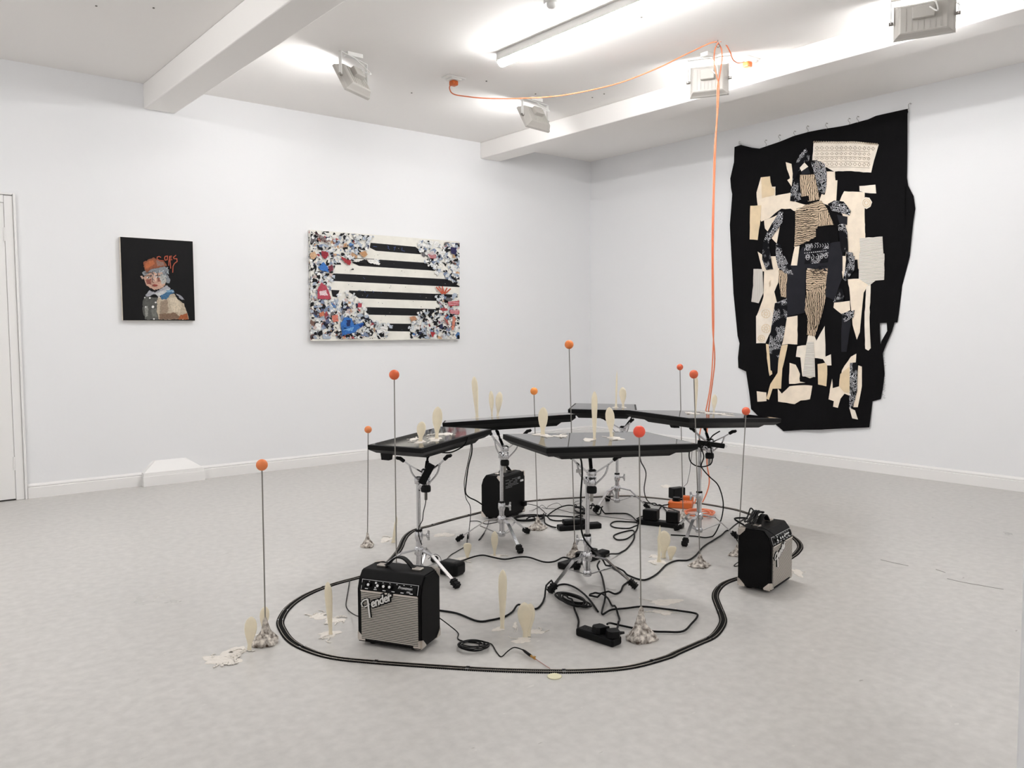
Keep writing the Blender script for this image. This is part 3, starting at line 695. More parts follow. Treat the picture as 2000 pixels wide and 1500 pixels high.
def splash_mb(c, n, rx, ry, yaw, seed, strings=3, z=0.002):
    """flat irregular puddle with dribbled strings on the plane (c, n)"""
    rnd = random.Random(seed); n = Vector(n)
    a = Vector((math.cos(yaw), math.sin(yaw), 0)); a = (a-n*a.dot(n)).normalized(); b = n.cross(a)
    ph = [rnd.uniform(0, 6.28) for _ in range(5)]; K = 40; mb = MB()
    def rad(t): return 1+.22*math.sin(2*t+ph[0])+.16*math.sin(3*t+ph[1])+.11*math.sin(5*t+ph[2])+.07*math.sin(9*t+ph[3])
    vs = []
    for q, h in ((1.0, 0.0002), (0.97, z*0.7), (0.85, z), (0.4, z*0.9)):
        for i in range(K):
            t = 2*PI*i/K; r = rad(t)*q; vs.append(c+a*rx*r*math.cos(t)+b*ry*r*math.sin(t)+n*h)
    fs = [(q*K+i, q*K+(i+1) % K, (q+1)*K+(i+1) % K, (q+1)*K+i) for q in range(3) for i in range(K)]+[[3*K+i for i in range(K)]]
    mb.add(vs, fs, True)
    for s in range(strings):
        t = rnd.uniform(0, 6.28); L = rnd.uniform(0.7, 1.7); P = []; cur = Vector((math.cos(t)*0.7*rx, math.sin(t)*0.7*ry)); rr = rnd.uniform(0.06, 0.14)*min(rx, ry); dr = t+rnd.uniform(-.5, .5)
        for i in range(7):
            P.append(c+a*cur.x+b*cur.y+n*(max(rr*1.5, 0.0012)*0.35+0.0004)); dr += rnd.uniform(-.9, .9); cur = cur+Vector((math.cos(dr)*rx, math.sin(dr)*ry))*L*0.22
        mb.tube(smooth_path(P, 4), [max(rr*(1+0.5*math.sin(i*1.3)), 0.0012) for i in range(25)][:len(smooth_path(P, 4))], 6, flat=0.35)
    zs = 0.0
    return mb
CAMYAW = -YAW        # a paddle with this yaw faces the camera squarely
def paddle(surf, bpx, tpx, wpx, shape, label, splash=None, seed=1, turn=0.0, thick=0.011, extra=()):
    if surf == 'floor': base = FL(*bpx); n = Vector((0, 0, 1))
    else: base = on_tv(surf, *bpx); n = TVS[surf]['n']
    top = VP(tpx[0], tpx[1], base)
    dist = (base-CAM).dot(_f); sc = dist/FPX
    t = thing('resin_paddle', label, 'sculpture', base, 0, 'cream resin paddles')
    build('blade', paddle_mb(base+n*0.001, top, wpx*sc, thick, shape, CAMYAW+turn), M_RESIN, t)
    if splash:
        for j, (sx, sy, rx, ry, st) in enumerate((splash,)+tuple(extra)):
            c = FL(sx, sy) if surf == 'floor' else on_tv(surf, sx, sy)
            dq = (c-CAM).dot(_f)/FPX
            drop = max(0.08, (CAM.z-c.z)/(c-CAM).length)
            ya = CAMYAW+random.Random(seed+j).uniform(-.25, .25)
            build('splash', splash_mb(c, n, rx*dq, ry*dq/drop, ya, seed*7+j, st), M_SPLASH, t)
    return t
# on the screens (splash: centre px, half sizes px, strings)
paddle('T2', (821, 861), (824, 823), 18, 'fat', 'small egg shaped cream paddle on the small tilted screen', (822, 863), 0, ) if False else None
paddle('T2', (821, 862), (824, 823), 18, 'fat', 'small egg shaped cream paddle on the small tilted screen', (821, 863, 11, 2.2, 2), 11, extra=((808, 858, 9, 1.5, 2),))
paddle('T2', (853, 857), (855, 794), 20, 'oval', 'mottled oval cream paddle, taller of the two on the small tilted screen', (850, 858, 14, 2.6, 2), 12, extra=((868, 848, 14, 2.2, 4),))
paddle('T3', (932, 816), (926, 735), 12, 'long', 'tall slender cream paddle on the screen with a leaning pair', (930, 816, 9, 0.6, 0), 13)
paddle('T3', (961, 814), (959, 763), 10, 'oval', 'narrow cream paddle, thinner half of the leaning pair on the screen', (960, 814, 4, 0.4, 0), 14)
paddle('T3', (972, 813.4), (976, 765), 14, 'oval', 'broad cream paddle, wider half of the leaning pair on the screen', (974, 813.4, 4, 0.4, 0), 15)
paddle('T1', (1060, 849), (1061, 795), 19, 'fat', 'oval cream paddle standing apart near the edge of the largest screen', (1060, 850, 17, 2.6, 1), 16, extra=((1095, 852, 13, 1.8, 5),))
paddle('T1', (1161, 859), (1161, 764), 12, 'long', 'tall straight cream paddle on the screen above the wing nut stand', (1150, 859, 13, 2.6, 0), 17)
paddle('T1', (1194, 854), (1190, 795), 18, 'oval', 'curved cream paddle beside the tall straight one on the largest screen', (1202, 856, 16, 2.4, 2), 18)
paddle('T4', (1203, 796), (1205, 724), 6, 'spike', 'thin pointed cream spike on the screen farthest in the corner', (1201, 796, 5, 0.6, 0), 19)
paddle('T4', (1217, 795.5), (1216, 756), 14, 'oval', 'small round cream paddle next to the thin spike', (1219, 796, 5, 0.6, 0), 20)
paddle('T5', (1358, 808), (1360, 733), 8, 'long', 'tall narrow cream paddle on the screen crossed by the orange cable', (1354, 807.5, 14, 1.3, 2), 21)
paddle('T5', (1394, 806), (1396, 770), 11, 'oval', 'short oval cream paddle on the screen crossed by the orange cable', (1398, 808, 18, 1.6, 3), 22, extra=((1420, 811, 10, 1.2, 2),))
# on the floor
paddle('floor', (487, 1270), (491, 1204), 25, 'oval', 'wide cream paddle with a long resin spill beside the lone ball on a rod', (458, 1272, 19, 8, 0), 31, extra=((430, 1290, 34, 8, 5), (450, 1278, 24, 7, 4)))
paddle('floor', (514, 1236), (518, 1184), 19, 'oval', 'narrow cream paddle directly behind the mound of the lone ball', (500, 1241, 6, 2.2, 0), 32)
paddle('floor', (646, 1240), (640, 1136), 15, 'long', 'tall cream paddle inside the track bend by the amplifier with the visible grille', (643, 1239, 22, 6, 3), 33, extra=((652, 1212, 16, 6, 5), (622, 1204, 18, 5, 4)))
paddle('floor', (768, 1060), (775, 1008), 9, 'spike', 'pale spike behind the rod of the ball beside the bent track', (754, 1054, 13, 4, 2), 34)
paddle('floor', (913, 1090), (913, 1061), 16, 'bowl', 'stubby cream paddle on the floor by the ridged foot of a drum stand', (903, 1092, 14, 4, 3), 35)
paddle('floor', (966, 1086), (966, 1037), 14, 'oval', 'slim cream paddle on the floor in front of the backward amplifier', (968, 1086, 14, 3, 2), 36)
paddle('floor', (981, 1228), (982, 1112), 17, 'long', 'tallest cream paddle on the open floor inside the track', (974, 1229, 11, 4, 0), 37)
paddle('floor', (1026, 1245), (1024, 1176), 28, 'oval', 'broad cream paddle, larger half of an overlapping pair on the floor', (1020, 1251, 18, 5, 1), 38, extra=((1046, 1234, 13, 5, 2), (1006, 1222, 5, 5, 2)))
paddle('floor', (1033, 1243), (1036, 1178), 20, 'oval', 'slimmer cream paddle leaning behind its partner in the overlapping pair', None, 39)
paddle('floor', (1287, 1098), (1289, 1026), 10, 'spike', 'upright cream spike in front of a disc on the floor between stands', (1285, 1097, 14, 4, 1), 40)
paddle('floor', (1296, 1090), (1297, 1036), 26, 'oval', 'pale translucent disc behind the upright spike on the floor', (1280, 1087, 10, 3, 1), 41)
paddle('floor', (1310, 1093), (1313, 1067), 18, 'bowl', 'small heart shaped cream paddle beside the upright spike', None, 42)
def spill(px, py, rx, ry, st, label, seed):
    c = FL(px, py); dq = (c-CAM).dot(_f)/FPX; drop = (CAM.z)/(c-CAM).length
    solo('resin_spill', splash_mb(c, (0, 0, 1), rx*dq, ry*dq/drop, CAMYAW, seed, st, 0.003), M_SPLASH, label, 'resin spill', 'flat resin spills on the floor')
spill(868, 1045, 17, 4, 0, 'flat pale resin spill on the floor behind the black rubber foot', 51)
spill(1300, 1176, 30, 5, 1, 'flat pale resin sheet on the floor beside the bright red ball rod', 52)
spill(1295, 1196, 18, 4, 4, 'thin stringy resin spill under the black cable by the track bend', 53)
spill(1558, 1119, 10, 6, 4, 'small stringy resin spill outside the track beside the amplifier with cables on top', 54)
spill(1300, 950, 8, 3, 1, 'faint pale resin spot on the floor behind the orange extension block', 55)

# ================================================================== POWER BLOCKS
def flat_R(ang): return Matrix.Rotation(ang, 3, 'Z')
def strip(p, q, wid, hgt, label, sockets=4, material=None, plugs=()):
    """block between floor points p and q"""
    material = material or M_BLACK
    p, q = Vector(p), Vector(q); d = (q-p); L = d.length; ang = math.atan2(d.y, d.x); c = (p+q)/2; R = flat_R(ang)
    t = thing('socket_block', label, 'power strip', c)
    build('body', MB().rbox(c+Vector((0,0,hgt/2)), (L, wid, hgt), 0.007, R), material, t)
    for i in range(sockets):
        x = (i-(sockets-1)/2)*L/(sockets+0.6)
        o = c+R@Vector((x, 0, hgt)); mb = MB()
        for a, b, w_, h_ in ((0, 0.009, 0.004, 0.008), (-0.008, -0.006, 0.006, 0.003), (0.008, -0.006, 0.006, 0.003)): mb.box(o+R@Vector((b, a, 0.0002)), (w_, h_, 0.001), R)
        build('socket_holes', mb, M_RUBBER, t)
    return c, R, L, hgt
def plug(c, R, x, hgt, label, turn=0.0):
    o = c+R@Vector((x, 0, hgt)); Rr = R@flat_R(turn)
    t = thing('mains_plug', label, 'plug', o)
    poly = [(-0.024, -0.017), (-0.012, -0.024), (0.012, -0.024), (0.024, -0.017), (0.024, 0.012), (0.014, 0.024), (-0.014, 0.024), (-0.024, 0.012)]
    build('plug_body', MB().prism(poly, lambda u, v, w_: o+Rr@Vector((u*(1-w_*4), v*(1-w_*4), w_+0.0014)), 0.022), M_BLACK, t)
    build('cord_relief', MB().cyl(o+Rr@Vector((0, -0.02, 0.011)), o+Rr@Vector((0, -0.042, 0.011)), 0.007, 0.0045), M_RUBBER, t)
def adapter(c, size, ang, label, r=0.006, mtl=None, z=0.0):
    t = thing('power_adapter', label, 'power adapter', Vector((c[0], c[1], z)))
    R = flat_R(ang)
    build('case', MB().rbox(Vector((c[0], c[1], z+size[2]/2)), size, r, R, 3), mtl or M_BLACK, t)
    build('rating_plate', MB().box(Vector((c[0], c[1], z+size[2]))+R@Vector((0, 0, 0.0004)), (size[0]*0.55, size[1]*0.5, 0.001), R), M_GREYCABLE, t)
    return t
c, R, L, h_ = strip(FL(1133, 1238), FL(1206, 1262), 0.055, 0.030, 'black socket block holding two plugs near the front bend of the track', 4)
plug(c, R, 0.004, h_, 'black mains plug in the middle of the socket block with two plugs', PI*0.9)
plug(c, R, 0.066, h_, 'black mains plug at the end of the socket block with two plugs', PI*0.8)
c, R, L, h_ = strip(FL(1096, 1112), FL(1184, 1084), 0.052, 0.030, 'black socket block under the stand of the largest screen', 4)
plug(c, R, 0.060, h_, 'rounded black plug in the block under the largest screen', PI*0.6)
plug(c, R, -0.03, h_, 'black plug at the middle of the block under the largest screen', PI*0.6)
c, R, L, h_ = strip(FL(1090, 1036), FL(1172, 1030), 0.060, 0.030, 'black socket block between the wide plaster mound and the stands', 4)
adapter((c+R@Vector((-0.03, 0.004, 0))), (0.13, 0.05, 0.026), math.atan2(R[1][0], R[0][0]), 'flat black adapter on top of the block near the wide plaster mound', z=h_+0.0012)
c, R, L, h_ = strip(FL(1246, 1022), FL(1334, 1032), 0.060, 0.030, 'black socket block carrying two chunky power adapters', 4)
adapter((c+R@Vector((-0.055, 0, 0))), (0.085, 0.062, 0.060), math.atan2(R[1][0], R[0][0]), 'chunky black adapter with a rounded top on the crowded socket block', z=h_+0.0012)
t_ = adapter((c+R@Vector((0.075, 0, 0))), (0.070, 0.060, 0.062), math.atan2(R[1][0], R[0][0])+0.1, 'chunky black adapter with a red label on the crowded socket block', z=h_+0.0012)
adapter(FL(882, 1121), (0.085, 0.110, 0.062), R_(20), 'glossy black power brick lying behind the amplifier with the visible grille', 0.016)
# orange extension block
oc, oR, oL, oh = strip(FL(1306, 990), FL(1352, 993), 0.075, 0.042, 'orange extension block with black plugs beside the coiled orange cable', 2, M_ORANGEP)
plug(oc, oR, -0.025, oh, 'black plug on the orange extension block', PI*0.5)
o2, oR2, oL2, oh2 = strip(FL(1333, 985.6), FL(1354, 987.2), 0.045, 0.06, 'second orange extension block, half hidden behind the first one', 2, M_ORANGEP)
adapter(FL(1322, 972), (0.10, 0.06, 0.07), R_(-10), 'black adapter standing between the two orange extension blocks')
mp = thing('media_player', 'black stick shaped media player strapped to the stand of the small tilted screen', 'media player', VP(836, 920, ST['T2']))
a_, b_ = VP(826, 940, ST['T2']), VP(846, 902, ST['T2']); u = (b_-a_).normalized(); fwd = -_h; fwd = (fwd-u*fwd.dot(u)).normalized()
build('case', MB().rbox((a_+b_)/2+fwd*0.062, ((b_-a_).length, 0.034, 0.014), 0.004, Matrix((u, u.cross(fwd)*-1, fwd)).transposed()), M_BLACK, mp)
build('end_plug', MB().rbox(a_+fwd*0.062-u*0.014, (0.026, 0.014, 0.009), 0.002, Matrix((u, u.cross(fwd)*-1, fwd)).transposed()), M_CHROME, mp)
mp = thing('media_player', 'black bar shaped media player wedged in the stand beside the orange cable', 'media player', VP(1384, 866, ST['T5']))
a_, b_ = VP(1357, 861, ST['T5']), VP(1409, 868, ST['T5']); u = (b_-a_).normalized(); fwd = (-_h+u*_h.dot(u)).normalized()
build('case', MB().rbox((a_+b_)/2+fwd*0.066, ((b_-a_).length, 0.026, 0.016), 0.004, Matrix((u, u.cross(fwd)*-1, fwd)).transposed()), M_BLACK, mp)
build('ring', MB().tube([b_+fwd*0.066+u*0.007+Vector((0,0,0.005*math.sin(i)))+u*0.005*math.cos(i) for i in [j*2*PI/10 for j in range(10)]], 0.0012, 5, True), M_CHROME, mp)

# ================================================================== CABLES
def floor_path(P, r):
    out = []
    for q in P:
        if len(q) == 3: out.append(FL(q[0], q[1], q[2]))
        else: out.append(FL(q[0], q[1], r+0.0005))
    return out
LAID = {}                                   # 2-cm grid of what already lies there: (x, y, z, r)
def lay(p, r, who): LAID.setdefault((int(p.x//0.02), int(p.y//0.02)), []).append((p.x, p.y, p.z, r, who))
BOXES = []
for o in list(D.objects):
    if o.name.startswith('rubber_foot') and o.parent and o.parent.name.startswith('leg'):
        c = sum(((WM[o.name]@v.co) for v in o.data.vertices), Vector())/len(o.data.vertices)
        for dx in (-0.012, 0, 0.012):
            for dy in (-0.012, 0, 0.012): lay(Vector((c.x+dx, c.y+dy, 0.018)), 0.018, 'foot')
    if o.parent and o.name.startswith(('body', 'case')) and o.parent.name.startswith(('socket_block', 'power_adapter')):
        from mathutils.bvhtree import BVHTree
        vs_ = [WM[o.name]@v.co for v in o.data.vertices]; BOXES.append(BVHTree.FromPolygons(vs_, [list(p.vertices) for p in o.data.polygons]))
def in_box(p, r):
    for t in BOXES:
        q = t.find_nearest(p)
        if q[0] is not None and ((p-q[0]).dot(q[1]) < 0 and (p-q[0]).length < 0.06 or (p-q[0]).length < r+0.0004): return True
    return False
def even(P, step):
    out = [P[0]]; acc = 0.0
    for a, b in zip(P, P[1:]):
        L = (b-a).length
        if L < 1e-9: continue
        k = max(1, int(math.ceil(L/step)))
        for i in range(1, k+1): out.append(a.lerp(b, i/k))
    return out
def cable(P, r, label, mtl=None, closed=False, name='cable', sub=6, base=0.0):
    P = [p if isinstance(p, Vector) else FL(p[0], p[1], (p[2] if len(p) > 2 else r+0.0005)+base) for p in P]
    pts = even(smooth_path(P, sub, closed), 0.007)
    while len(pts) > 6 and in_box(pts[0], r): pts.pop(0)
    while len(pts) > 6 and in_box(pts[-1], r): pts.pop()
    for p in pts: p.z = max(p.z, r+0.0005)
    n = len(pts)
    for it in range(6):
        need = [0.0]*n
        for i, p in enumerate(pts):
            if p.z > 0.14: continue
            gx, gy = int(p.x//0.02), int(p.y//0.02)
            for ax in (-1, 0, 1):
                for ay in (-1, 0, 1):
                    for (x, y, z, rr, who) in LAID.get((gx+ax, gy+ay), ()):
                        g = r+rr+0.0012
                        if math.hypot(p.x-x, p.y-y) < g+0.003 and abs(p.z-z) < g: need[i] = max(need[i], z+g-p.z)
        if max(need) <= 0: break
        lift = [0.0]*n; w = 7
        for i, q in enumerate(need):
            if q > 0:
                for d in range(-w, w+1):
                    if 0 <= i+d < n: lift[i+d] = max(lift[i+d], q*(0.5+0.5*math.cos(PI*d/(w+1))) if abs(d) > 1 else q)
        for p, q in zip(pts, lift): p.z += q
    for p in pts: lay(p, r, label)
    return solo(name, MB().tube(pts, r, 7, closed), mtl or M_CABLE, label, 'cable', 'black cables on the floor' if (mtl is None or mtl is M_CABLE) else None)
def coil_pts(cx, cy, rx, ry, turns, tilt=0.0, seed=0, r=0.004, lift=0.003):
    rnd = random.Random(seed); out = []; n = 14; nt = int(turns)+2
    sx = [rnd.uniform(0.55, 1.12) for _ in range(nt)]; sy = [rnd.uniform(0.25, 1.3) for _ in range(nt)]; ox = [rnd.uniform(-.2, .2) for _ in range(nt)]; oy = [rnd.uniform(-.3, .3) for _ in range(nt)]
    for i in range(int(turns*n)):
        a = 2*PI*i/n; q = i//n; f = (i % n)/n; mixv = lambda L: L[q]*(1-f)+L[q+1]*f
        x = rx*(mixv(sx)*math.cos(a)+mixv(ox)); y = ry*(mixv(sy)*math.sin(a)+mixv(oy))
        out.append((cx+x*math.cos(tilt)-y*math.sin(tilt), cy+x*math.sin(tilt)+y*math.cos(tilt), r+lift*(i/n)+0.004*abs(math.sin(i*0.31))))
    return out
TH, TN = 0.0040, 0.0021
cable([(857, 1192), (893, 1198), (932.6, 1213), (959, 1211), (985, 1204.5), (1001, 1194.6), (1012, 1181, 0.012), (1028, 1186), (1047, 1189), (1059, 1178), (1067, 1160), (1083, 1146), (1102, 1141), (1120, 1146, 0.008), (1137, 1157, 0.010), (1152.6, 1172.6), (1168, 1194.6)], TH, 'thick black cable waving from the amplifier with the visible grille to the folded bundle')
cable([(857, 1206, 0.05), (878, 1221.7, 0.02), (895, 1236.7), (897.5, 1250)]+coil_pts(922, 1259, 34, 9.5, 6.2, 0.02, 3, TN, 0.0022)+[(958, 1257), (970, 1274), (979, 1282.6), (992, 1271.6, 0.01), (1005, 1264.5, 0.016), (1022, 1269.5, 0.012)], TN, 'thin black instrument cable coiled beside the amplifier with the visible grille')
a_, b_ = FL(1021, 1269, 0.012), FL(1037, 1281, 0.010)
jp = thing('jack_plug', 'black and brass jack plug ending the coiled thin cable', 'plug', FL(1030, 1275))
d_ = (b_-a_); build('sleeve', MB().tube([a_, a_.lerp(b_, .3), a_.lerp(b_, .8), b_], [0.0028, 0.0048, 0.0052, 0.0050], 10), M_BLACK, jp)
build('contact', MB().tube([b_, b_+d_*0.25, b_+d_*0.5], [0.0042, 0.0036, 0.0030], 10).box(b_+d_*0.35+Vector((0, 0, 0.004)), (0.012, 0.008, 0.003)), M_GOLD, jp)
cable([(1042, 1284, 0.009), (1052, 1291, 0.006), (1064, 1299), (1074, 1305.5, 0.008)], 0.0012, 'fine pink wire from the jack plug to the rail', mat('pink wire', (176, 120, 112), 0.5))
# folded bundle next to the socket block
def bundle(a, b, wpx, n, label, seed, r=TH, tie=0.35, arch=0.02):
    rnd = random.Random(seed); P = []
    for i in range(n):
        o = (i-(n-1)/2)*wpx/n; f = 1 if i % 2 == 0 else -1
        A, B = (a, b) if f > 0 else (b, a)
        for s in (0.02, 0.25, 0.5, 0.75, 0.98):
            k = s if f > 0 else 1-s
            x = A[0]+(B[0]-A[0])*s; y = A[1]+(B[1]-A[1])*s
            sp = (0.45+abs(k-tie)*1.3)
            P.append((x+rnd.uniform(-1.5, 1.5), y+o*sp+rnd.uniform(-.6, .6), r+0.003+arch*math.sin(PI*s)*0.5+rnd.uniform(0, 0.010)))
    return cable(P, r, label)
cable(coil_pts(1118, 1170, 36, 9.5, 5.4, 0.30, 6, TH, 0.006), TH, 'bunched black cable looped into a tied bundle beside the socket block with two plugs')
a_ = FL(1094, 1164, 0.012)
solo('cable_tie', MB().tube([a_+Vector((0.016*math.cos(k*PI/5)*0.6, 0.016*math.cos(k*PI/5)*0.8, 0.012*math.sin(k*PI/5))) for k in range(10)], 0.0035, 6, True), M_RUBBER, 'black tie cinching the looped cable bundle', 'cable tie')
cable([(1134, 1236, 0.012), (1129, 1228), (1129.5, 1210), (1119.6, 1187, 0.01), (1104, 1173, 0.02)], TH, 'short black cable from the tied bundle into the socket block with two plugs')
cable([(1171, 1096, 0.04), (1167, 1106, 0.03), (1176, 1126), (1182, 1157, 0.008), (1181, 1172.6), (1175.7, 1199), (1194, 1191), (1223, 1188), (1256, 1184.7), (1300, 1189.5), (1332, 1193.6), (1358, 1198), (1362, 1204), (1351, 1217.6), (1333.6, 1233), (1300, 1234), (1265, 1232), (1214, 1222), (1192, 1217, 0.02), (1186, 1219, 0.036)], TH, base=0.004, label='long black cable making a kite shaped loop beside the bright red ball')
cable([(1203, 1232, 0.04), (1207, 1222, 0.02), (1209, 1205.6), (1194, 1181), (1174.6, 1162.7, 0.012), (1161, 1158, 0.016), (1151.5, 1168), (1165, 1168), (1186, 1163), (1210, 1157), (1217, 1144), (1228, 1133), (1214, 1120), (1190, 1104)], TH, 'black cable hooking from the end plug around the ridged foot')
cable([(1176, 1100, 0.035), (1188, 1107, 0.012), (1202, 1111), (1228, 1124), (1250, 1132), (1265, 1131), (1284, 1120), (1301, 1103.4), (1321, 1095), (1343.7, 1094), (1358.6, 1084.8), (1373.5, 1068), (1392, 1056), (1408, 1046)]
      + hang([(1423, 1036), (1436, 1025), (1450, 1016), (1459, 1012)], FL(1423, 1038), (MA2@Vector((-0.10, 0.16, 0)))[:2])+[MA2@Vector((-0.105, 0.10, AH+0.030)), MA2@Vector((-0.112, 0.055, AH+0.010))], TH, 'long black cable sweeping across the floor up to the amplifier with cables on top')
cable([(1182, 1086, 0.045), (1192, 1082, 0.03), (1209, 1081), (1224, 1071.7), (1237, 1055), (1239, 1044), (1236, 1036), (1217, 1039), (1199, 1046), (1205, 1054), (1222, 1053), (1236, 1044, 0.010), (1244, 1034), (1246, 1022)], TH, 'black cable with a loop on the floor between two stands')
cable([(1246, 1024), (1243, 1030), (1222, 1032), (1200, 1030), (1192.5, 1024), (1202, 1018.5), (1225, 1019), (1246, 1020)], TH, 'flat oval loop of black cable in front of the crowded socket block')
und = lambda k: TVS[k]['o']
cb = cable(hang([(1134, 896), (1136, 905), (1137, 928), (1134.5, 965), (1134, 1012), (1137, 1041.8), (1146, 1060)], (ST['T1']-_h*0.085)[:2], (ST['T1']-_h*0.07)[:2])+[VP(1163, 1078, (ST['T1']-_h*0.02)[:2]), FL(1170, 1084, 0.075), FL(1173, 1085, 0.058)], TH, 'black mains lead hanging from the largest screen along its stand')
a_ = VP(1130, 920, (ST['T1']-_h*0.085)[:2])
build('paper_tag', MB().box(a_, (0.022, 0.001, 0.016), flat_R(CAMYAW)), mat('tag paper', (205, 203, 198), 0.7), cb)
cable(hang([(1249, 888), (1252, 902), (1261.6, 924), (1258, 956), (1263.4, 976), (1276.5, 986)], (und('T1').x+0.17, und('T1').y+0.0), FL(1276, 988))+[FL(1302.6, 991.5, 0.006), FL(1327, 999, 0.03)], TH*0.8, 'black lead hanging from the far side of the largest screen to the crowded socket block')
cable([(1243, 1017, 0.015), (1228, 1004.5), (1205.6, 1002.6), (1179.4, 1002.6), (1153, 998), (1136, 992, 0.01)], TH, 'black cable from the crowded socket block to the small coil behind the largest stand')
cable([(1306, 985, 0.03), (1292, 990), (1283, 1000), (1266, 1006), (1252, 1009), (1244, 1013)], TH, 'black cable from the plug on the orange extension block')
cable([(1256, 980), (1272, 984), (1286, 989), (1300, 996), (1306, 1010, 0.02)], TH, 'black cable crossing under the farthest stand towards the adapters')
cable(hang([(1386, 862), (1386.7, 868), (1390, 884), (1391, 899), (1386.7, 907.5), (1371.7, 911.7), (1356.8, 908.5), (1348, 900), (1346, 886), (1350, 872), (1364, 868), (1372.8, 884), (1374.4, 894.7), (1369.6, 908.5), (1374, 918), (1386.7, 932), (1400.5, 944.8), (1408, 960.8), (1412.5, 982), (1411, 1004.5), (1403.4, 1028.8)], (ST['T5']-_h*0.098)[:2], FL(1395, 1047))+[FL(1392, 1047.4, TH), FL(1377, 1050, TH), FL(1358.6, 1047.4, TH), FL(1310, 1044.6, TH)], TH*0.85, 'black lead looping through the stand beside the orange cable and down to the floor')
cable(hang([(1406, 842), (1393, 850), (1386, 858), (1376, 868), (1368, 876)], (ST['T5']-_h*0.084)[:2], (ST['T5']-_h*0.084)[:2]), TH*0.85, 'short black lead from the screen into the wedged media player')
cable(hang([(1352, 880), (1349, 905), (1347, 922), (1344, 935), (1342, 944), (1336, 950), (1334, 957), (1333, 966)], (ST['T5'].x-0.02, ST['T5'].y+0.02), FL(1331, 978)), 0.0014, 'thin dark wire dropping from the stand to the orange extension blocks', M_GREYCABLE)
# knot behind the backward amplifier
cable(coil_pts(1030, 1013, 29, 5.5, 3.2, -0.05, 8, TH, 0.004)+[(1052, 1012), (1060, 1008), (1085, 1007.5), (1120, 1009.6), (1138, 1012)], TH, 'black cable coiled on the floor against the backward amplifier')
cable([(1028, 1016), (1053.6, 1013.6), (1066, 1012), (1084, 1016.8), (1104, 1016.5), (1120, 1012.8), (1138, 1008)], TH, 'black cable running behind the wide plaster mound')
cable([(1061.6, 1013), (1065, 1022), (1076, 1028), (1089.6, 1031, 0.012)], TH, 'short black cable into the block near the wide plaster mound')
cable([(1070, 1006), (1084, 996, 0.012), (1100, 988.8, 0.02), (1116, 987, 0.02), (1132, 992.8, 0.012), (1146, 1000)], TH, 'black cable arching over the floor behind the tallest ball')
cable([(1028, 984, 0.03), (1048, 988, 0.012), (1060, 996.8), (1068, 1006)], TN, 'thin black lead from the back of the backward amplifier')
cable([(1034, 998, 0.02), (1044, 995), (1052, 991), (1059, 986.4, 0.01), (1068, 992.8), (1072, 988), (1088, 982.4, 0.01), (1097.6, 988.8)], 0.0014, 'fine dark wire in small humps behind the wide plaster mound', M_GREYCABLE)
cable([(1058, 994.4), (1084, 993.6), (1116, 1001), (1160, 1006), (1200, 1011.5), (1245, 1017)], 0.0014, 'long straight dark wire crossing the floor behind the stands', M_GREYCABLE)
cable(coil_pts(1133, 997, 13, 6, 4.3, 0.3, 14, TH*0.8, 0.006), TH*0.8, 'small heap of coiled black cable behind the largest stand')
cable([(1131, 978), (1124, 980), (1121, 985), (1130, 984), (1138, 979), (1134, 975.5)], 0.0014, 'small loop of thin wire beside the far track', M_GREYCABLE)
cable([(1177, 1002), (1168, 1006), (1160, 998, 0.012), (1152, 992)], TH, 'short thick cable end by the foot of the farthest stand')
cable([(880, 1101, 0.05), (890, 1098, 0.02), (906, 1094), (926.7, 1087), (944, 1084.5), (961, 1088), (985.6, 1092.3), (1013.4, 1088), (1034, 1088.8), (1062, 1097.5), (1082.7, 1096.6), (1100, 1088.8), (1114, 1092)], TH, base=0.007, label='thick black cable snaking from the glossy power brick to the mound of the tallest ball')
cable(hang([(921, 853), (921.5, 882.5), (914.5, 912), (910, 946.7), (909.4, 962), (916, 971), (930, 978), (944, 987)], (und('T3').x-0.14, und('T3').y+0.1), (MA3@Vector((0.12, 0.0, 0)))[:2]), TH, 'thick black lead hanging under two screens to the backward amplifier')
cable(hang([(919, 853), (919, 877), (909, 926), (906.7, 946.7), (910, 972.7), (918, 988), (919, 1007), (916, 1037)], (und('T3').x-0.15, und('T3').y+0.085), FL(916, 1042))+[FL(915, 1050, 0.004), FL(909, 1066, 0.003), FL(892, 1077, 0.003), FL(876, 1088, 0.005), FL(869, 1101, 0.05)], TN, 'thin black lead falling from two screens to the glossy power brick')
cable([(918, 1018), (933.6, 1017.8), (947.5, 1023), (961, 1022), (977, 1018)], TN, 'thin black lead ending at a small plug beside the backward amplifier')
cable([(955, 1014), (952.7, 1026, 0.01), (945.8, 1040, 0.012), (937, 1052), (935, 1055), (940, 1051), (946, 1041)], TN, 'thin bent lead through the tripod by the backward amplifier')
cable(hang([(832, 938), (832, 967), (831, 983), (827, 1000), (825, 1016), (818.4, 1028.8), (817.6, 1040), (820, 1054), (824, 1064)], (ST['T2']-_h*0.078)[:2], (ST['T2']-_h*0.07)[:2]), TN, 'thin black wire winding down the stand of the small tilted screen')
cable(hang([(836, 1092), (846, 1084), (853, 1083), (860, 1089), (861, 1097), (856, 1104)], FL(837, 1108), FL(870, 1112)), 0.0014, 'thin arched wire between the stand and the glossy power brick', M_GREYCABLE)
cable(hang([(913.6, 853), (911, 862), (904, 872), (882.7, 883), (866, 884), (856, 882)], (und('T2').x+0.06, und('T2').y-0.1), (und('T2').x, und('T2').y-0.05)), TH*0.8, 'short black lead bowed beneath the small tilted screen')
cable([(683, 1134, 0.008), (680, 1153), (675.8, 1180), (680, 1191.7), (693, 1201, 0.02), (701, 1204, 0.04)], TN, 'thin black lead from the rail round to the amplifier with the visible grille')
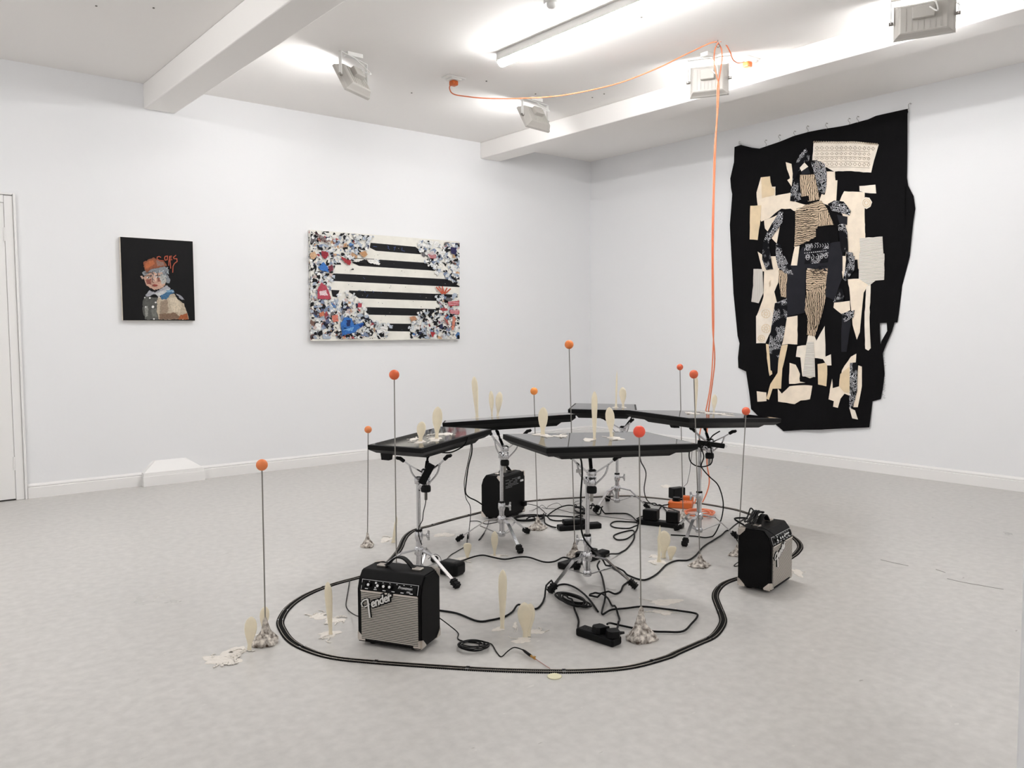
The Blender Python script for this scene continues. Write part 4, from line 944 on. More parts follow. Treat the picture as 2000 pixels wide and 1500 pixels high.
cable([(1450, 1097), (1443.7, 1097), (1434, 1104), (1438, 1106), (1449, 1101)], TN, 'thin loop of wire beside the amplifier with cables on top')
cable(hang([(1437, 1040), (1438, 1048), (1440, 1056), (1446, 1068), (1451, 1076)], FL(1436, 1056), FL(1452, 1062)), TH*0.8, 'short black cable ducking behind the amplifier with cables on top')
# bundle on top of the second amplifier
top2 = lambda x, y, z=0.0: MA2@Vector((x, y, AH+0.006+z))
rnd = random.Random(3); P = []
for i in range(7):
    f = 1 if i % 2 == 0 else -1
    for s in (-1, -.4, .2, .9): P.append(top2(-0.06+f*s*0.06, 0.03+(i-3)*0.006+rnd.uniform(-.004, .004), 0.002+0.036*math.exp(-((f*s*0.06+0.0)**2)/0.004)*(0.6+rnd.random()*.4)+0.03*(1 if abs(f*s*0.06-0.06) < 0.05 else 0.2)))
cable(P, TH*0.8, 'bunched black cable lying over the handle of the amplifier')
cable([top2(-0.112, 0.022, 0.006), top2(-0.112, -0.01, 0.004), top2(-0.110, -0.03, 0.002), MA2@Vector((-0.107, -AD/2+0.012, 0.262)), MA2@Vector((-0.104, -AD/2-0.014, 0.240)), MA2@Vector((-0.101, -AD/2-0.006, 0.2235))], TN, 'thin black lead plugged into the amplifier with cables on top')
# orange cable
def vplane(px, py, A, B):
    n = Vector((B.y-A.y, A.x-B.x, 0)).normalized(); return PLN(px, py, A, n)
S1 = s1-Vector((0, 0, 0.035)); HK = HOOK-Vector((0, 0, 0.04)); S2 = s2-Vector((0, 0, 0.035))
path = [vplane(px, py, s1, HOOK) for px, py in ((880, 166), (878, 172), (883, 182), (900, 187), (950, 192), (1020, 192), (1100, 186), (1200, 165), (1280, 135), (1340, 106), (1385, 85), (1400, 82))]
solo('orange_cable', MB().tube(smooth_path(path), 0.0042, 8), M_ORANGE, 'orange cable sagging across the ceiling from the socket to the hook', 'cable')
path = [vplane(px, py, s2, HOOK) for px, py in ((1407, 81), (1413, 82), (1420, 90), (1427, 104), (1432, 117), (1442, 123), (1453, 121))]
solo('orange_cable', MB().tube(smooth_path(path), 0.0042, 8), M_ORANGE, 'short orange cable from the hook to the socket against the shallow beam', 'cable')
for s, lab in ((s1, 'orange plug in the ceiling socket near the batten end'), (s2, 'orange plug in the ceiling socket against the shallow beam')):
    t = thing('orange_plug', lab, 'plug', s-Vector((0, 0, 0.025)))
    build('plug_body', MB().rbox(s-Vector((0, 0, 0.042)), (0.05, 0.05, 0.034), 0.008), M_ORANGEP, t)
    build('cord_relief', MB().cyl(s-Vector((0.0, 0.0, 0.045)), s+(_h*-0.05)-Vector((0, 0, 0.05)), 0.008, 0.005), M_ORANGEP, t)
hkxy = (HOOK.x, HOOK.y); oc_xy = FL(1372, 995)
for k, (P, lab) in enumerate((
  ([(1403, 83), (1396, 98), (1395, 125), (1400, 150), (1404, 166), (1403, 200), (1399, 260), (1396, 340), (1394, 420), (1393, 500), (1394, 600), (1394, 640), (1392, 700), (1388, 750), (1379, 800), (1367, 845), (1365, 880), (1369, 914), (1368.5, 937), (1364, 960), (1356, 984)], 'orange cable hanging from the hook, the strand reaching the extension block first'),
  ([(1402, 83), (1409, 96), (1410, 118), (1405, 150), (1401, 175), (1400, 230), (1395, 300), (1393, 380), (1391, 460), (1391, 550), (1392, 640), (1396, 700), (1391, 750), (1384, 800), (1381, 840), (1381, 880), (1381, 907), (1385, 932), (1384.5, 948), (1379, 966), (1372, 981)], 'orange cable hanging from the hook, the strand bowing out to the coil'))):
    pts = hang(P, (HOOK+_h*0.013*k)[:2], (oc_xy+_h*0.013*k)[:2], 0.006)
    solo('orange_cable', MB().tube(smooth_path(pts), 0.0040, 8), M_ORANGE, lab, 'cable')
cable(coil_pts(1366, 1001, 27, 6.5, 4.6, 0.03, 5, 0.004, 0.004), 0.004, 'orange cable coiled flat on the floor beside the extension block', M_ORANGE)

# ================================================================== PAINTINGS
def make_vcol(name, rough=0.6):
    M, N, L, b = nodes_of(name, rough, 0.3)
    a = N.new('ShaderNodeVertexColor'); a.layer_name = 'Col'; tc = N.new('ShaderNodeTexCoord')
    n = N.new('ShaderNodeTexNoise'); n.inputs['Scale'].default_value = 90; n.inputs['Detail'].default_value = 6; L.new(tc.outputs['Object'], n.inputs['Vector'])
    r = ramp(N, 0.3, 0.7, (0.72, 0.72, 0.72), (1.12, 1.12, 1.12)); L.new(n.outputs['Fac'], r.inputs[0])
    x = mixrgb(N, 'MULTIPLY'); x.inputs[0].default_value = 1; L.new(a.outputs[0], x.inputs[1]); L.new(r.outputs[0], x.inputs[2]); L.new(x.outputs[0], b.inputs['Base Color'])
    return M
M_PAINT = make_vcol('brushed paint')
class Patches:
    """layered flat polygons with a colour each, joined into one painted film"""
    def __init__(self, fn, step=0.00012): self.mb = MB(); self.cols = []; self.fn = fn; self.k = 0; self.step = step
    def add(self, poly, col, jag=0.0, rnd=random):
        if jag:
            out = []
            for (a, b), (c, d) in zip(poly, poly[1:]+poly[:1]):
                L = math.hypot(c-a, d-b); n = max(1, int(L/(jag*2.2)))
                for i in range(n): t = i/n; out.append((a+(c-a)*t+rnd.uniform(-jag, jag)*(i > 0), b+(d-b)*t+rnd.uniform(-jag, jag)*(i > 0)))
            poly = out
        self.k += 1; z = self.k*self.step; nf = len(self.mb.f)
        bm = bmesh.new(); vs = [bm.verts.new((a, b, 0)) for a, b in poly]
        f = bm.faces.new(vs); bmesh.ops.triangulate(bm, faces=[f]); bm.verts.index_update()
        self.mb.add([self.fn(v.co.x, v.co.y, z) for v in bm.verts], [[v.index for v in t.verts] for t in bm.faces]); bm.free()
        self.cols += [lin(col)]*(len(self.mb.f)-nf)
    def line(self, pts, w, col):
        for a, b in zip(pts, pts[1:]):
            dx, dy = b[0]-a[0], b[1]-a[1]; L = math.hypot(dx, dy) or 1; nx, ny = -dy/L*w/2, dx/L*w/2; ex, ey = dx/L*w*.3, dy/L*w*.3
            self.add([(a[0]+nx-ex, a[1]+ny-ey), (b[0]+nx+ex, b[1]+ny+ey), (b[0]-nx+ex, b[1]-ny+ey), (a[0]-nx-ex, a[1]-ny-ey)], col)
    def dot(self, x, y, r, col, n=9, sq=1.0): self.add([(x+r*math.cos(2*PI*i/n), y+r*sq*math.sin(2*PI*i/n)) for i in range(n)], col)
    def build(self, name, parent, material):
        o = build(name, self.mb, material, parent); me = o.data
        at = me.color_attributes.new('Col', 'FLOAT_COLOR', 'CORNER')
        # recalc keeps the face order, so colours stay with their faces
        for p, c in zip(me.polygons, self.cols):
            for li in p.loop_indices: at.data[li].color = (*c, 1)
        return o
def flat_build_normals_ok(): pass
# --- portrait
DEP = 0.035
q1 = lambda x, y, z=0.0: WL(220+x/7.5, 440+y/7.5, DEP+0.0006+z)
TLc, BRc = WL(234.5, 462.5, DEP), WL(381, 626, DEP)
px0, px1, pz0, pz1 = TLc.x, BRc.x, BRc.z-0.002, TLc.z+0.001
pt = thing('portrait_painting', 'small square black painting of a child in a pale coat with orange lettering', 'painting', ((px0+px1)/2, 0, pz0))
build('canvas', MB().rbox(((px0+px1)/2, -DEP/2-0.002, (pz0+pz1)/2), (px1-px0, DEP-0.004, pz1-pz0), 0.002), mat('primed canvas edge', (222, 212, 198), 0.8), pt)
build('painted_ground', MB().box(((px0+px1)/2, -DEP, (pz0+pz1)/2), (px1-px0-0.002, 0.001, pz1-pz0-0.002)), mat('black oil paint', (11, 10, 12), 0.6, spec=0.2, bump=0.1, bscale=60), pt)
A_ = Patches(lambda x, y, z: q1(x, y, z)); rn = random.Random(12); J = 7
A_.add([(480,1040),(660,1060),(650,1250),(690,1380),(480,1380),(440,1250),(440,1120)], (88,88,84), J, rn)
A_.add([(660,1060),(760,1020),(900,1000),(960,1090),(1050,1160),(1090,1280),(1115,1380),(680,1380),(640,1250)], (186,171,150), J, rn)
A_.add([(700,1120),(800,1090),(820,1250),(760,1330),(690,1300)], (150,132,114), J, rn)
A_.add([(830,1060),(920,1050),(1010,1160),(980,1280),(860,1260)], (206,192,170), J, rn)
A_.add([(680,1300),(900,1280),(1000,1340),(980,1380),(690,1380)], (122,98,80), J, rn)
A_.add([(990,1320),(1090,1285),(1115,1380),(960,1380)], (158,88,52), J, rn)
A_.add([(470,1190),(520,1180),(520,1330),(480,1350)], (140,140,134), J, rn); A_.add([(560,1230),(640,1210),(650,1340),(580,1350)], (112,112,106), J, rn)
A_.add([(480,1025),(545,950),(620,985),(800,880),(850,930),(700,1020),(600,1010),(520,1045)], (160,160,166), J, rn)
A_.add([(620,1000),(820,930),(905,975),(760,1020),(660,1045)], (196,196,196), J, rn)
A_.add([(700,1030),(820,965),(910,980),(840,1020),(785,1090),(710,1080)], (62,104,138), J, rn); A_.add([(780,950),(880,945),(900,970),(800,985)], (116,150,176), J, rn)
A_.add([(920,1000),(1000,1030),(1055,1095),(1000,1080)], (150,150,156), J, rn)
A_.add([(430,690),(560,620),(760,600),(825,650),(800,720),(845,800),(830,850),(770,830),(760,740),(650,690),(560,700),(460,740)], (136,140,144), J, rn)
A_.add([(450,760),(560,690),(720,690),(780,780),(770,880),(700,930),(600,945),(500,885)], (198,160,140), J, rn)
A_.add([(480,800),(560,780),(570,870),(510,865)], (142,84,72), J, rn); A_.add([(650,770),(720,760),(720,820),(660,830)], (146,92,78), J, rn)
A_.add([(700,700),(790,750),(775,850),(720,870),(690,780)], (182,180,174), J, rn); A_.add([(600,720),(650,700),(640,820),(590,830)], (222,186,166), 4, rn)
A_.add([(405,745),(440,740),(450,790),(425,785)], (190,160,145), 4, rn)
for i in range(26):
    x, y = rn.uniform(560, 820), rn.uniform(610, 800); A_.line([(x, y), (x+rn.uniform(-25, 25), y+rn.uniform(10, 45))], 9, rn.choice([(196,204,210), (110,120,130), (170,180,188), (60,70,82)]))
A_.add([(450,540),(600,470),(640,500),(760,530),(800,600),(650,622),(560,640),(500,690),(465,650)], (140,82,56), J, rn)
A_.add([(470,560),(590,500),(620,560),(540,620),(480,640)], (176,100,62), J, rn); A_.add([(640,510),(740,540),(760,590),(660,600)], (140,110,100), J, rn)
A_.line([(470,700),(560,690),(600,715)], 12, (96,84,78)); A_.line([(480,740),(560,738)], 8, (60,48,44)); A_.line([(630,735),(700,738)], 8, (60,48,44))
for x, y in ((518, 765), (655, 758)): A_.dot(x, y, 22, (205,196,190), sq=.6); A_.dot(x+6, y+1, 11, (40,30,28)); A_.dot(x-4, y-3, 6, (240,240,238))
A_.line([(585,790),(575,830),(605,838)], 8, (120,74,62)); A_.add([(575,880),(610,862),(660,872),(655,890),(610,900)], (156,72,62), 3, rn); A_.line([(580,880),(655,878)], 6, (70,34,30))
for x, y, r in ((545,1065,13), (590,1195,20), (630,1130,14), (680,1050,12), (605,1372,13), (470,1060,10), (485,1195,12)): A_.dot(x, y, r, (226,224,220))
OR = (176, 86, 62)
for pts in ([(705,470),(680,455),(652,468),(650,495),(690,515),(745,520)], [(770,455),(805,450),(800,505),(768,512),(760,480),(770,455)], [(865,452),(835,455),(830,500),(868,505)], [(832,478),(860,478)], [(925,440),(890,470),(900,490),(940,490),(945,530),(905,560)], [(905,560),(885,600),(880,690)], [(840,510),(850,630)], [(825,510),(820,590)]):
    A_.line(pts, 13, OR)
A_.build('painted_figure', pt, M_PAINT)
# --- striped collage
DEP2 = 0.045
q2 = lambda x, y, z=0.0: WL(580+x/5.77, 430+y/5.77, DEP2+0.0006+z)
TLc, BRc = WL(605.8, 448.5, DEP2), WL(898.5, 662.8, DEP2)
cx0, cx1, cz0, cz1 = TLc.x, BRc.x, BRc.z, TLc.z
pc = thing('striped_collage', 'large wide canvas of black and white stripes edged with torn colourful paper', 'painting', ((cx0+cx1)/2, 0, cz0))
build('canvas', MB().rbox(((cx0+cx1)/2, -DEP2/2-0.002, (cz0+cz1)/2), (cx1-cx0, DEP2-0.004, cz1-cz0), 0.002), mat('off white painted canvas', (232, 229, 220), 0.6, noise=0.04, nscale=12), pc)
Bp = Patches(lambda x, y, z: q2(x, y, z), 0.000012); rn = random.Random(21); K_ = (17, 17, 21)
stripes = [[(830,255),(1335,300),(1400,350),(1395,385),(890,345),(820,310)], [(620,480),(780,435),(800,470),(940,445),(1445,480),(1570,550),(1555,570),(700,515)], [(395,470),(490,480),(500,502),(395,500)], [(420,600),(1700,665),(1835,745),(1830,755),(400,685),(395,615)],
 [(550,790),(1820,840),(1800,855),(1560,910),(700,880)], [(385,785),(480,790),(450,870),(400,860)], [(780,980),(1600,1003),(1540,1040),(1360,1077),(780,1065)], [(200,963),(445,970),(445,988),(200,986)], [(1040,1165),(1290,1168),(1280,1255),(1020,1250)]]
St = Patches(lambda x, y, z: q2(x, y, z), 0.00003)
for s in stripes: St.add(s, K_)
for i in range(120):
    x, y = rn.uniform(420, 1750), rn.uniform(260, 1240); St.dot(x, y, rn.uniform(1.5, 5), rn.choice([(60,60,66), (70,90,130), (200,198,190), (30,30,34)]), 5)
for pts in ([(1020,290),(1035,300),(1025,315),(1045,330)], [(1090,310),(1110,300),(1095,340)], [(1185,310),(1180,340),(1215,350)], [(860,295),(900,300)], [(690,795),(720,790)], [(760,800),(770,815)], [(850,795),(865,815)], [(800,840),(785,865)]): St.line(pts, 5, (70,90,140))
St.build('stripes', pc, M_PAINT)
Bp.k = 12
def inside(poly, x, y):
    c = False
    for (a, b), (d, e) in zip(poly, poly[1:]+poly[:1]):
        if (b > y) != (e > y) and x < (d-a)*(y-b)/(e-b)+a: c = not c
    return c
REG = [[(158,112),(840,170),(790,330),(600,430),(400,490),(410,600),(380,800),(400,900),(560,860),(720,930),(770,1000),(780,1080),(1000,1170),(1010,1335),(165,1335)],
       [(1375,228),(1828,258),(1830,735),(1700,660),(1570,555),(1470,480),(1410,360)], [(1828,860),(1832,1335),(1260,1335),(1290,1190),(1300,1110),(1390,1050),(1600,1010),(1580,890),(1700,850)]]
PAL = [((240,239,236), 56), ((18,18,22), 44), ((178,188,202), 22), ((132,146,172), 12), ((206,184,178), 6), ((168,72,78), 3), ((86,126,178), 3), ((200,160,124), 3), ((44,48,80), 5), ((212,216,218), 14), ((110,108,110), 7), ((150,100,90), 2)]
PL = [c for c, n in PAL for _ in range(n)]
def shard(x, y, s, col):
    n = rn.randint(7, 13); a0 = rn.uniform(0, 6.28); el = rn.uniform(0.3, 1.0); th = rn.uniform(0, 3.14)
    P = []
    for i in range(n):
        r = s*rn.uniform(0.28, 1.2); a = a0+2*PI*i/n; u, v = r*math.cos(a), r*el*math.sin(a)
        P.append((min(1833, max(150, x+u*math.cos(th)-v*math.sin(th))), min(1338, max(112+(x-150)*0.088, y+u*math.sin(th)+v*math.cos(th)))))
    Bp.add(P, col)
cnt = 0
while cnt < 1250:
    x, y = rn.uniform(150, 1835), rn.uniform(110, 1338)
    if not any(inside(r, x, y) for r in REG): continue
    cnt += 1; col = rn.choice(PL)
    if x < 520 and y > 1000 and rn.random() < .25: col = rn.choice([(120,92,84), (60,52,58), (180,130,110), (96,104,132)])
    shard(x, y, rn.uniform(10, 30) if cnt > 520 else rn.uniform(28, 58), col)
for i in range(150):
    x, y = rn.uniform(150, 1835), rn.uniform(110, 1338)
    if any(inside(r, x, y) for r in REG): a = rn.uniform(0, 6.28); L = rn.uniform(12, 40); Bp.line([(x, y), (min(1830, x+L*math.cos(a)), min(1332, max(260, y+L*math.sin(a))))], rn.uniform(2.5, 5), rn.choice([(20,20,24), (245,245,243), (60,66,90)]))
# torn white edges reaching over the stripes
for x, y in [(840,190),(810,260),(790,300),(620,440),(460,470),(410,560),(400,660),(470,830),(560,820),(640,850),(720,920),(760,1000),(1040,1180),(1000,1260),(1380,260),(1400,340),(1450,470),(1500,500),(1560,540),(1600,600),(1700,640),(1590,880),(1640,860),(1450,1040),(1380,1060),(1310,1150),(1280,1220),(560,420),(900,470)]:
    for _ in range(4): shard(x+rn.uniform(-22, 22), y+rn.uniform(-22, 22), rn.uniform(14, 30), rn.choice([(240,239,236), (240,239,236), (214,218,222), (180,188,200)]))
for poly, col in (([(490,1170),(540,1095),(620,1110),(640,1180),(760,1150),(700,1220),(640,1270),(500,1300),(560,1220)], (52,108,180)), ([(560,1120),(610,1130),(600,1190),(560,1200)], (26,44,92)), ([(520,1240),(640,1200),(620,1250)], (110,160,210)), ([(690,1180),(760,1165),(720,1215)], (24,60,130)),
  ([(230,780),(280,700),(330,740),(380,860),(380,892),(230,885)], (178,72,88)), ([(255,800),(330,790),(350,850),(260,850)], (226,200,204)), ([(270,345),(350,360),(360,400),(310,440),(280,400)], (150,44,58)), ([(480,400),(560,440),(610,450),(600,510),(540,480)], (160,50,54)), ([(260,510),(300,470),(350,540),(360,590),(260,560)], (60,116,190)), ([(350,520),(400,500),(410,560),(370,590)], (120,50,66)),
  ([(690,930),(730,935),(725,985),(685,980)], (180,70,84)), ([(1470,390),(1520,350),(1575,400),(1560,430),(1490,425)], (206,190,190)), ([(1700,925),(1825,900),(1830,960),(1710,965)], (190,60,72)), ([(1720,1010),(1830,1010),(1825,1060),(1730,1055)], (190,60,72)), ([(1500,1250),(1560,1270),(1530,1320)], (180,60,66)), ([(700,370),(770,345),(800,390),(750,420)], (196,150,108)), ([(1260,1090),(1330,1080),(1360,1120),(1290,1140)], (190,140,110)),
  ([(1760,1080),(1790,1100),(1770,1240),(1740,1240)], (206,130,110)), ([(1640,1080),(1700,1130),(1720,1190),(1690,1160)], (170,90,84)), ([(390,1080),(460,1060),(470,1140),(410,1150)], (206,120,104)), ([(250,1050),(300,1030),(310,1080),(260,1090)], (200,120,90)), ([(1735,300),(1800,310),(1795,390),(1740,380)], (48,44,84)), ([(150,370),(200,350),(230,400),(190,440),(150,430)], (206,168,132)), ([(600,560),(640,545),(640,560)], (20,20,24))):
    Bp.add(poly, col, 5, rn)
for i in range(4): Bp.line([(1480+i*8, 385+i*13), (1525, 400+i*10), (1568, 388+i*12)], 6, (178,56,66))
for i in range(3): Bp.line([(1705, 918+i*18), (1822, 908+i*18)], 6, (236,222,222)); Bp.line([(1730, 1020+i*14), (1822, 1020+i*14)], 5, (236,222,222))
for p_ in ([(1570,755),(1640,830)], [(1600,750),(1650,820)], [(1640,750),(1655,820)], [(1690,765),(1660,825)], [(1730,775),(1665,830)]): Bp.line(p_, 14, (198,92,66))
for i in range(7): Bp.line([(190+i*16, 130+i*8), (290+i*14, 240+i*6)], 4, (120,60,64) if i % 2 else (30,30,34))
for p_ in ([(640,430),(870,440)], [(620,470),(780,485)]): Bp.line(p_, 7, (20,20,24))
Bp.add([(640,440),(780,440),(760,475),(650,470)], (238,236,230), 4, rn); Bp.add([(800,440),(900,450),(940,490),(930,505),(810,480)], (240,238,234), 4, rn); Bp.add([(690,470),(760,440),(790,460),(770,490)], (18,18,22), 3, rn)
Bp.build('torn_paper', pc, M_PAINT)
# painted left edge of the canvas
Ed = Patches(lambda x, y, z: Vector((cx0-0.0015, -y, x)), 0.0)
for i in range(150):
    z_ = rn.uniform(cz0+0.01, cz1-0.01); y_ = rn.uniform(0.004, DEP2-0.004); s_ = rn.uniform(0.004, 0.012)
    Ed.add([(z_-s_, max(.005, y_-s_*.5)), (z_+s_*.3, max(.005, y_-s_*.6)), (z_+s_, min(DEP2, y_+s_*.4)), (z_-s_*.2, min(DEP2, y_+s_*.7))], rn.choice(PL+[(150,70,80)]*8))
Ed.build('painted_edge', pc, M_PAINT)

# ================================================================== TEXTILE ON THE RIGHT WALL
def cloth_mat(name, rgb, bscale=260, bump=0.25, rough=0.9):
    return mat(name, rgb, rough, spec=0.15, bump=bump, bscale=bscale, noise=0.05, nscale=14)
C_BLK = cloth_mat('black cloth', (13, 12, 14)); C_GRY = cloth_mat('charcoal cloth', (38, 38, 43)); C_CRM = cloth_mat('cream calico', (243, 228, 208), 120, 0.3)
C_TAN = cloth_mat('tan calico', (231, 209, 174), 120, 0.3); C_PAL = cloth_mat('pale calico', (240, 230, 216), 120, 0.3)
def make_bandana():
    M, N, L, b = nodes_of('black bandana print', 0.9, 0.15); tc = N.new('ShaderNodeTexCoord')
    v = N.new('ShaderNodeTexVoronoi'); v.inputs['Scale'].default_value = 34; v.feature = 'F1'; L.new(tc.outputs['Object'], v.inputs['Vector'])
    wv = N.new('ShaderNodeTexNoise'); wv.inputs['Scale'].default_value = 24; wv.inputs['Detail'].default_value = 1.5; L.new(tc.outputs['Object'], wv.inputs['Vector'])
    mu = N.new('ShaderNodeMath'); mu.operation = 'MULTIPLY'; mu.inputs[1].default_value = 3.4; L.new(wv.outputs['Fac'], mu.inputs[0])
    ad = N.new('ShaderNodeMath'); ad.operation = 'ADD'; L.new(v.outputs['Distance'], ad.inputs[0]); L.new(mu.outputs[0], ad.inputs[1])
    m2 = N.new('ShaderNodeMath'); m2.operation = 'MULTIPLY'; m2.inputs[1].default_value = 3.0; L.new(ad.outputs[0], m2.inputs[0])
    fr = N.new('ShaderNodeMath'); fr.operation = 'FRACT'; L.new(m2.outputs[0], fr.inputs[0])
    r = ramp(N, 0.66, 0.72, lin((20, 20, 24)), lin((222, 222, 226))); L.new(fr.outputs[0], r.inputs[0]); 
    n3 = N.new('ShaderNodeTexNoise'); n3.inputs['Scale'].default_value = 9; L.new(tc.outputs['Object'], n3.inputs['Vector'])
    r3 = ramp(N, 0.46, 0.52, (0, 0, 0), (1, 1, 1)); L.new(n3.outputs['Fac'], r3.inputs[0])
    x = mixrgb(N); L.new(r3.outputs[0], x.inputs[0]); x.inputs[1].default_value = (*lin((20, 20, 24)), 1); L.new(r.outputs[0], x.inputs[2])
    L.new(x.outputs[0], b.inputs['Base Color']); return M
C_BAN = make_bandana()
def make_knit(name, axis):
    M, N, L, b = nodes_of(name, 0.95, 0.1); tc = N.new('ShaderNodeTexCoord'); sp = N.new('ShaderNodeSeparateXYZ'); L.new(tc.outputs['Object'], sp.inputs[0])
    a = N.new('ShaderNodeMath'); a.operation = 'MULTIPLY'; a.inputs[1].default_value = 2*PI/0.011; L.new(sp.outputs[axis], a.inputs[0])
    s = N.new('ShaderNodeMath'); s.operation = 'SINE'; L.new(a.outputs[0], s.inputs[0])
    r = ramp(N, 0.0, 0.6, lin((206, 198, 190)), lin((241, 236, 228))); L.new(s.outputs[0], r.inputs[0]); L.new(r.outputs[0], b.inputs['Base Color'])
    bp = N.new('ShaderNodeBump'); bp.inputs['Strength'].default_value = 0.5; bp.inputs['Distance'].default_value = 0.004; L.new(s.outputs[0], bp.inputs['Height']); L.new(bp.outputs['Normal'], b.inputs['Normal']); return M
C_KNH = make_knit('ribbed white knit across', 'Z'); C_KNV = make_knit('ribbed white knit upright', 'Y')
def make_net(name, vert):
    M, N, L, b = nodes_of(name, 0.9, 0.15); tc = N.new('ShaderNodeTexCoord'); mp = N.new('ShaderNodeMapping'); L.new(tc.outputs['Object'], mp.inputs['Vector'])
    wv = N.new('ShaderNodeTexWave'); wv.wave_type = 'BANDS'; wv.bands_direction = 'Y' if vert else 'Z'; wv.inputs['Scale'].default_value = 19; wv.inputs['Distortion'].default_value = 8; wv.inputs['Detail'].default_value = 3; wv.inputs['Detail Scale'].default_value = 1.1
    L.new(mp.outputs[0], wv.inputs['Vector'])
    r = ramp(N, 0.10, 0.34, lin((44, 38, 33)), lin((204, 182, 156))); L.new(wv.outputs['Fac'], r.inputs[0]); L.new(r.outputs[0], b.inputs['Base Color']); return M
C_NETV = make_net('dark netting over calico upright', True); C_NETH = make_net('dark netting over calico across', False)
TA = lambda x, y: (1400+x/4.412, 190+y/4.412)
TB = lambda x, y: (1400+x/4.1667, 500+y/4.1667)
def wave(y, z): return 0.016+0.007*math.sin(y*9+z*2.2)+0.005*math.sin(z*7-y*4)+0.004*math.sin(y*23+z*5)+0.012*max(0, 0.9-z)
def yz(p): q = WR(p[0], p[1], 0.02); return (q.y, q.z)
def cloth_mb(poly, layer, thick=0.002, cell=0.05):
    bm = bmesh.new(); vs = [bm.verts.new((0, a, b)) for a, b in poly]
    try: f = bm.faces.new(vs)
    except Exception: return MB()
    bmesh.ops.triangulate(bm, faces=[f])
    ys = [p[0] for p in poly]; zs = [p[1] for p in poly]
    for lo, hi, no in ((min(ys), max(ys), Vector((0, 1, 0))), (min(zs), max(zs), Vector((0, 0, 1)))):
        k = math.ceil(lo/cell)
        while k*cell < hi:
            bmesh.ops.bisect_plane(bm, geom=list(bm.verts)+list(bm.edges)+list(bm.faces), plane_co=no*k*cell, plane_no=no); k += 1
    r = bmesh.ops.extrude_face_region(bm, geom=list(bm.faces)); top = [g for g in r['geom'] if isinstance(g, bmesh.types.BMVert)]; ts = set(top)
    for v in bm.verts: v.co.x = -(wave(v.co.y, v.co.z)+layer*0.0032+(thick if v in ts else 0))
    return MB().bm(bm)
tx = thing('textile_hanging', 'tall black textile collage with cream and bandana patches hanging on the wall', 'wall hanging', (0, -2.6, 0.33))
base = [TA(*p) for p in ((160,430),(215,412),(305,435),(370,442),(420,425),(470,405),(660,335),(790,297),(930,272),(1130,235),(1300,190),(1370,160),(1500,135),(1645,100),(1650,125),(1600,270),(1615,350),(1592,360),(1600,480),(1620,600),(1645,760),(1690,850),(1705,960),(1690,1060),(1650,1340),(1642,1390))]
base += [TB(*p) for p in ((1565,0),(1530,130),(1500,240),(1475,470),(1465,540),(1325,546),(1328,700),(1345,790),(1360,960),(1345,1080),(1330,1165),(1255,1185),(1240,1395),(1050,1402),(860,1412),(700,1415),(540,1426),(515,1400),(470,1370),(400,1330),(330,1295),(280,1245),(300,1150),(265,1090),(245,940),(175,910),(170,830),(185,680),(165,650),(130,300),(130,0))]
base += [TA(*p) for p in ((145,1180),(118,1165),(115,1100),(160,980),(165,900),(155,830),(125,780),(120,700),(155,560))]
build('ground_cloth', cloth_mb([yz(p) for p in base], 0, 0.003), C_BLK, tx)
build('side_strap', cloth_mb([yz(TB(*p)) for p in ((1380,535),(1445,535),(1425,610),(1372,730),(1345,800),(1322,760),(1340,690),(1385,610))], 1), C_BLK, tx)
NPATCH = [0]
def patch(mtl, pts, layer=1, T=TA, name='patch', label=None, jag=0.004):
    P = [yz(T(*p)) for p in pts]; rn_ = random.Random(NPATCH[0]); NPATCH[0] += 1; out = []
    for (a, b), (c, d) in zip(P, P[1:]+P[:1]):
        L = math.hypot(c-a, d-b); n = max(1, int(L/0.035))
        for i in range(n): t = i/n; out.append((a+(c-a)*t+rn_.uniform(-jag, jag)*.6*(i > 0), b+(d-b)*t+rn_.uniform(-jag, jag)*.6*(i > 0)))
    o = build(name, cloth_mb(out, layer+(NPATCH[0] % 3)*0.2, 0.0018), mtl, tx)
    if label: o['label'] = label
    return o
# upper half (crop A)
patch(C_PAL, [(838,390),(1000,380),(1200,382),(1400,408),(1360,540),(1335,650),(1120,635),(1010,640),(940,600),(830,545)], 2, name='lace_panel', label='cream crochet lace panel')
patch(C_CRM, [(600,560),(650,575),(665,690),(650,770),(615,715),(640,700),(612,620)])
patch(C_CRM, [(380,690),(455,680),(465,770),(505,770),(495,850),(650,820),(680,900),(780,930),(690,985),(560,960),(500,1000),(450,1040),(375,1070),(350,1000),(340,820),(385,810)])
patch(C_TAN, [(385,690),(455,682),(460,770),(500,790),(495,840),(385,870)], 2)
patch(C_TAN, [(288,935),(378,930),(370,1060),(350,1230),(285,1225)], 2)
patch(C_CRM, [(930,640),(1015,640),(1010,715),(1038,715),(1030,900),(960,930),(880,900),(900,840),(940,760)])
patch(C_CRM, [(1100,810),(1280,820),(1285,1220),(1240,1240),(1230,1480),(1100,1440),(1130,1180),(1080,1000),(1060,900)])
patch(C_PAL, [(1232,765),(1375,755),(1382,830),(1290,825),(1235,810)], 2)
patch(C_PAL, [(1262,880),(1290,862),(1325,868),(1348,905),(1335,945),(1300,965),(1265,945),(1255,910)], 2, name='round_patch')
patch(C_CRM, [(400,1060),(460,1040),(560,1000),(545,1110),(520,1260),(470,1210),(480,1150),(440,1160),(410,1130)])
patch(C_CRM, [(350,1330),(420,1370),(520,1370),(500,1480),(560,1500),(400,1500)], 1)
patch(C_BAN, [(770,440),(810,500),(800,560),(760,560),(720,630),(690,690),(660,720),(670,600),(720,500)], 3)
patch(C_BAN, [(815,545),(870,545),(930,570),(948,650),(945,760),(930,840),(890,830),(870,740),(850,640)], 3)
patch(C_PAL, [(765,565),(800,600),(740,640),(725,610)], 4)
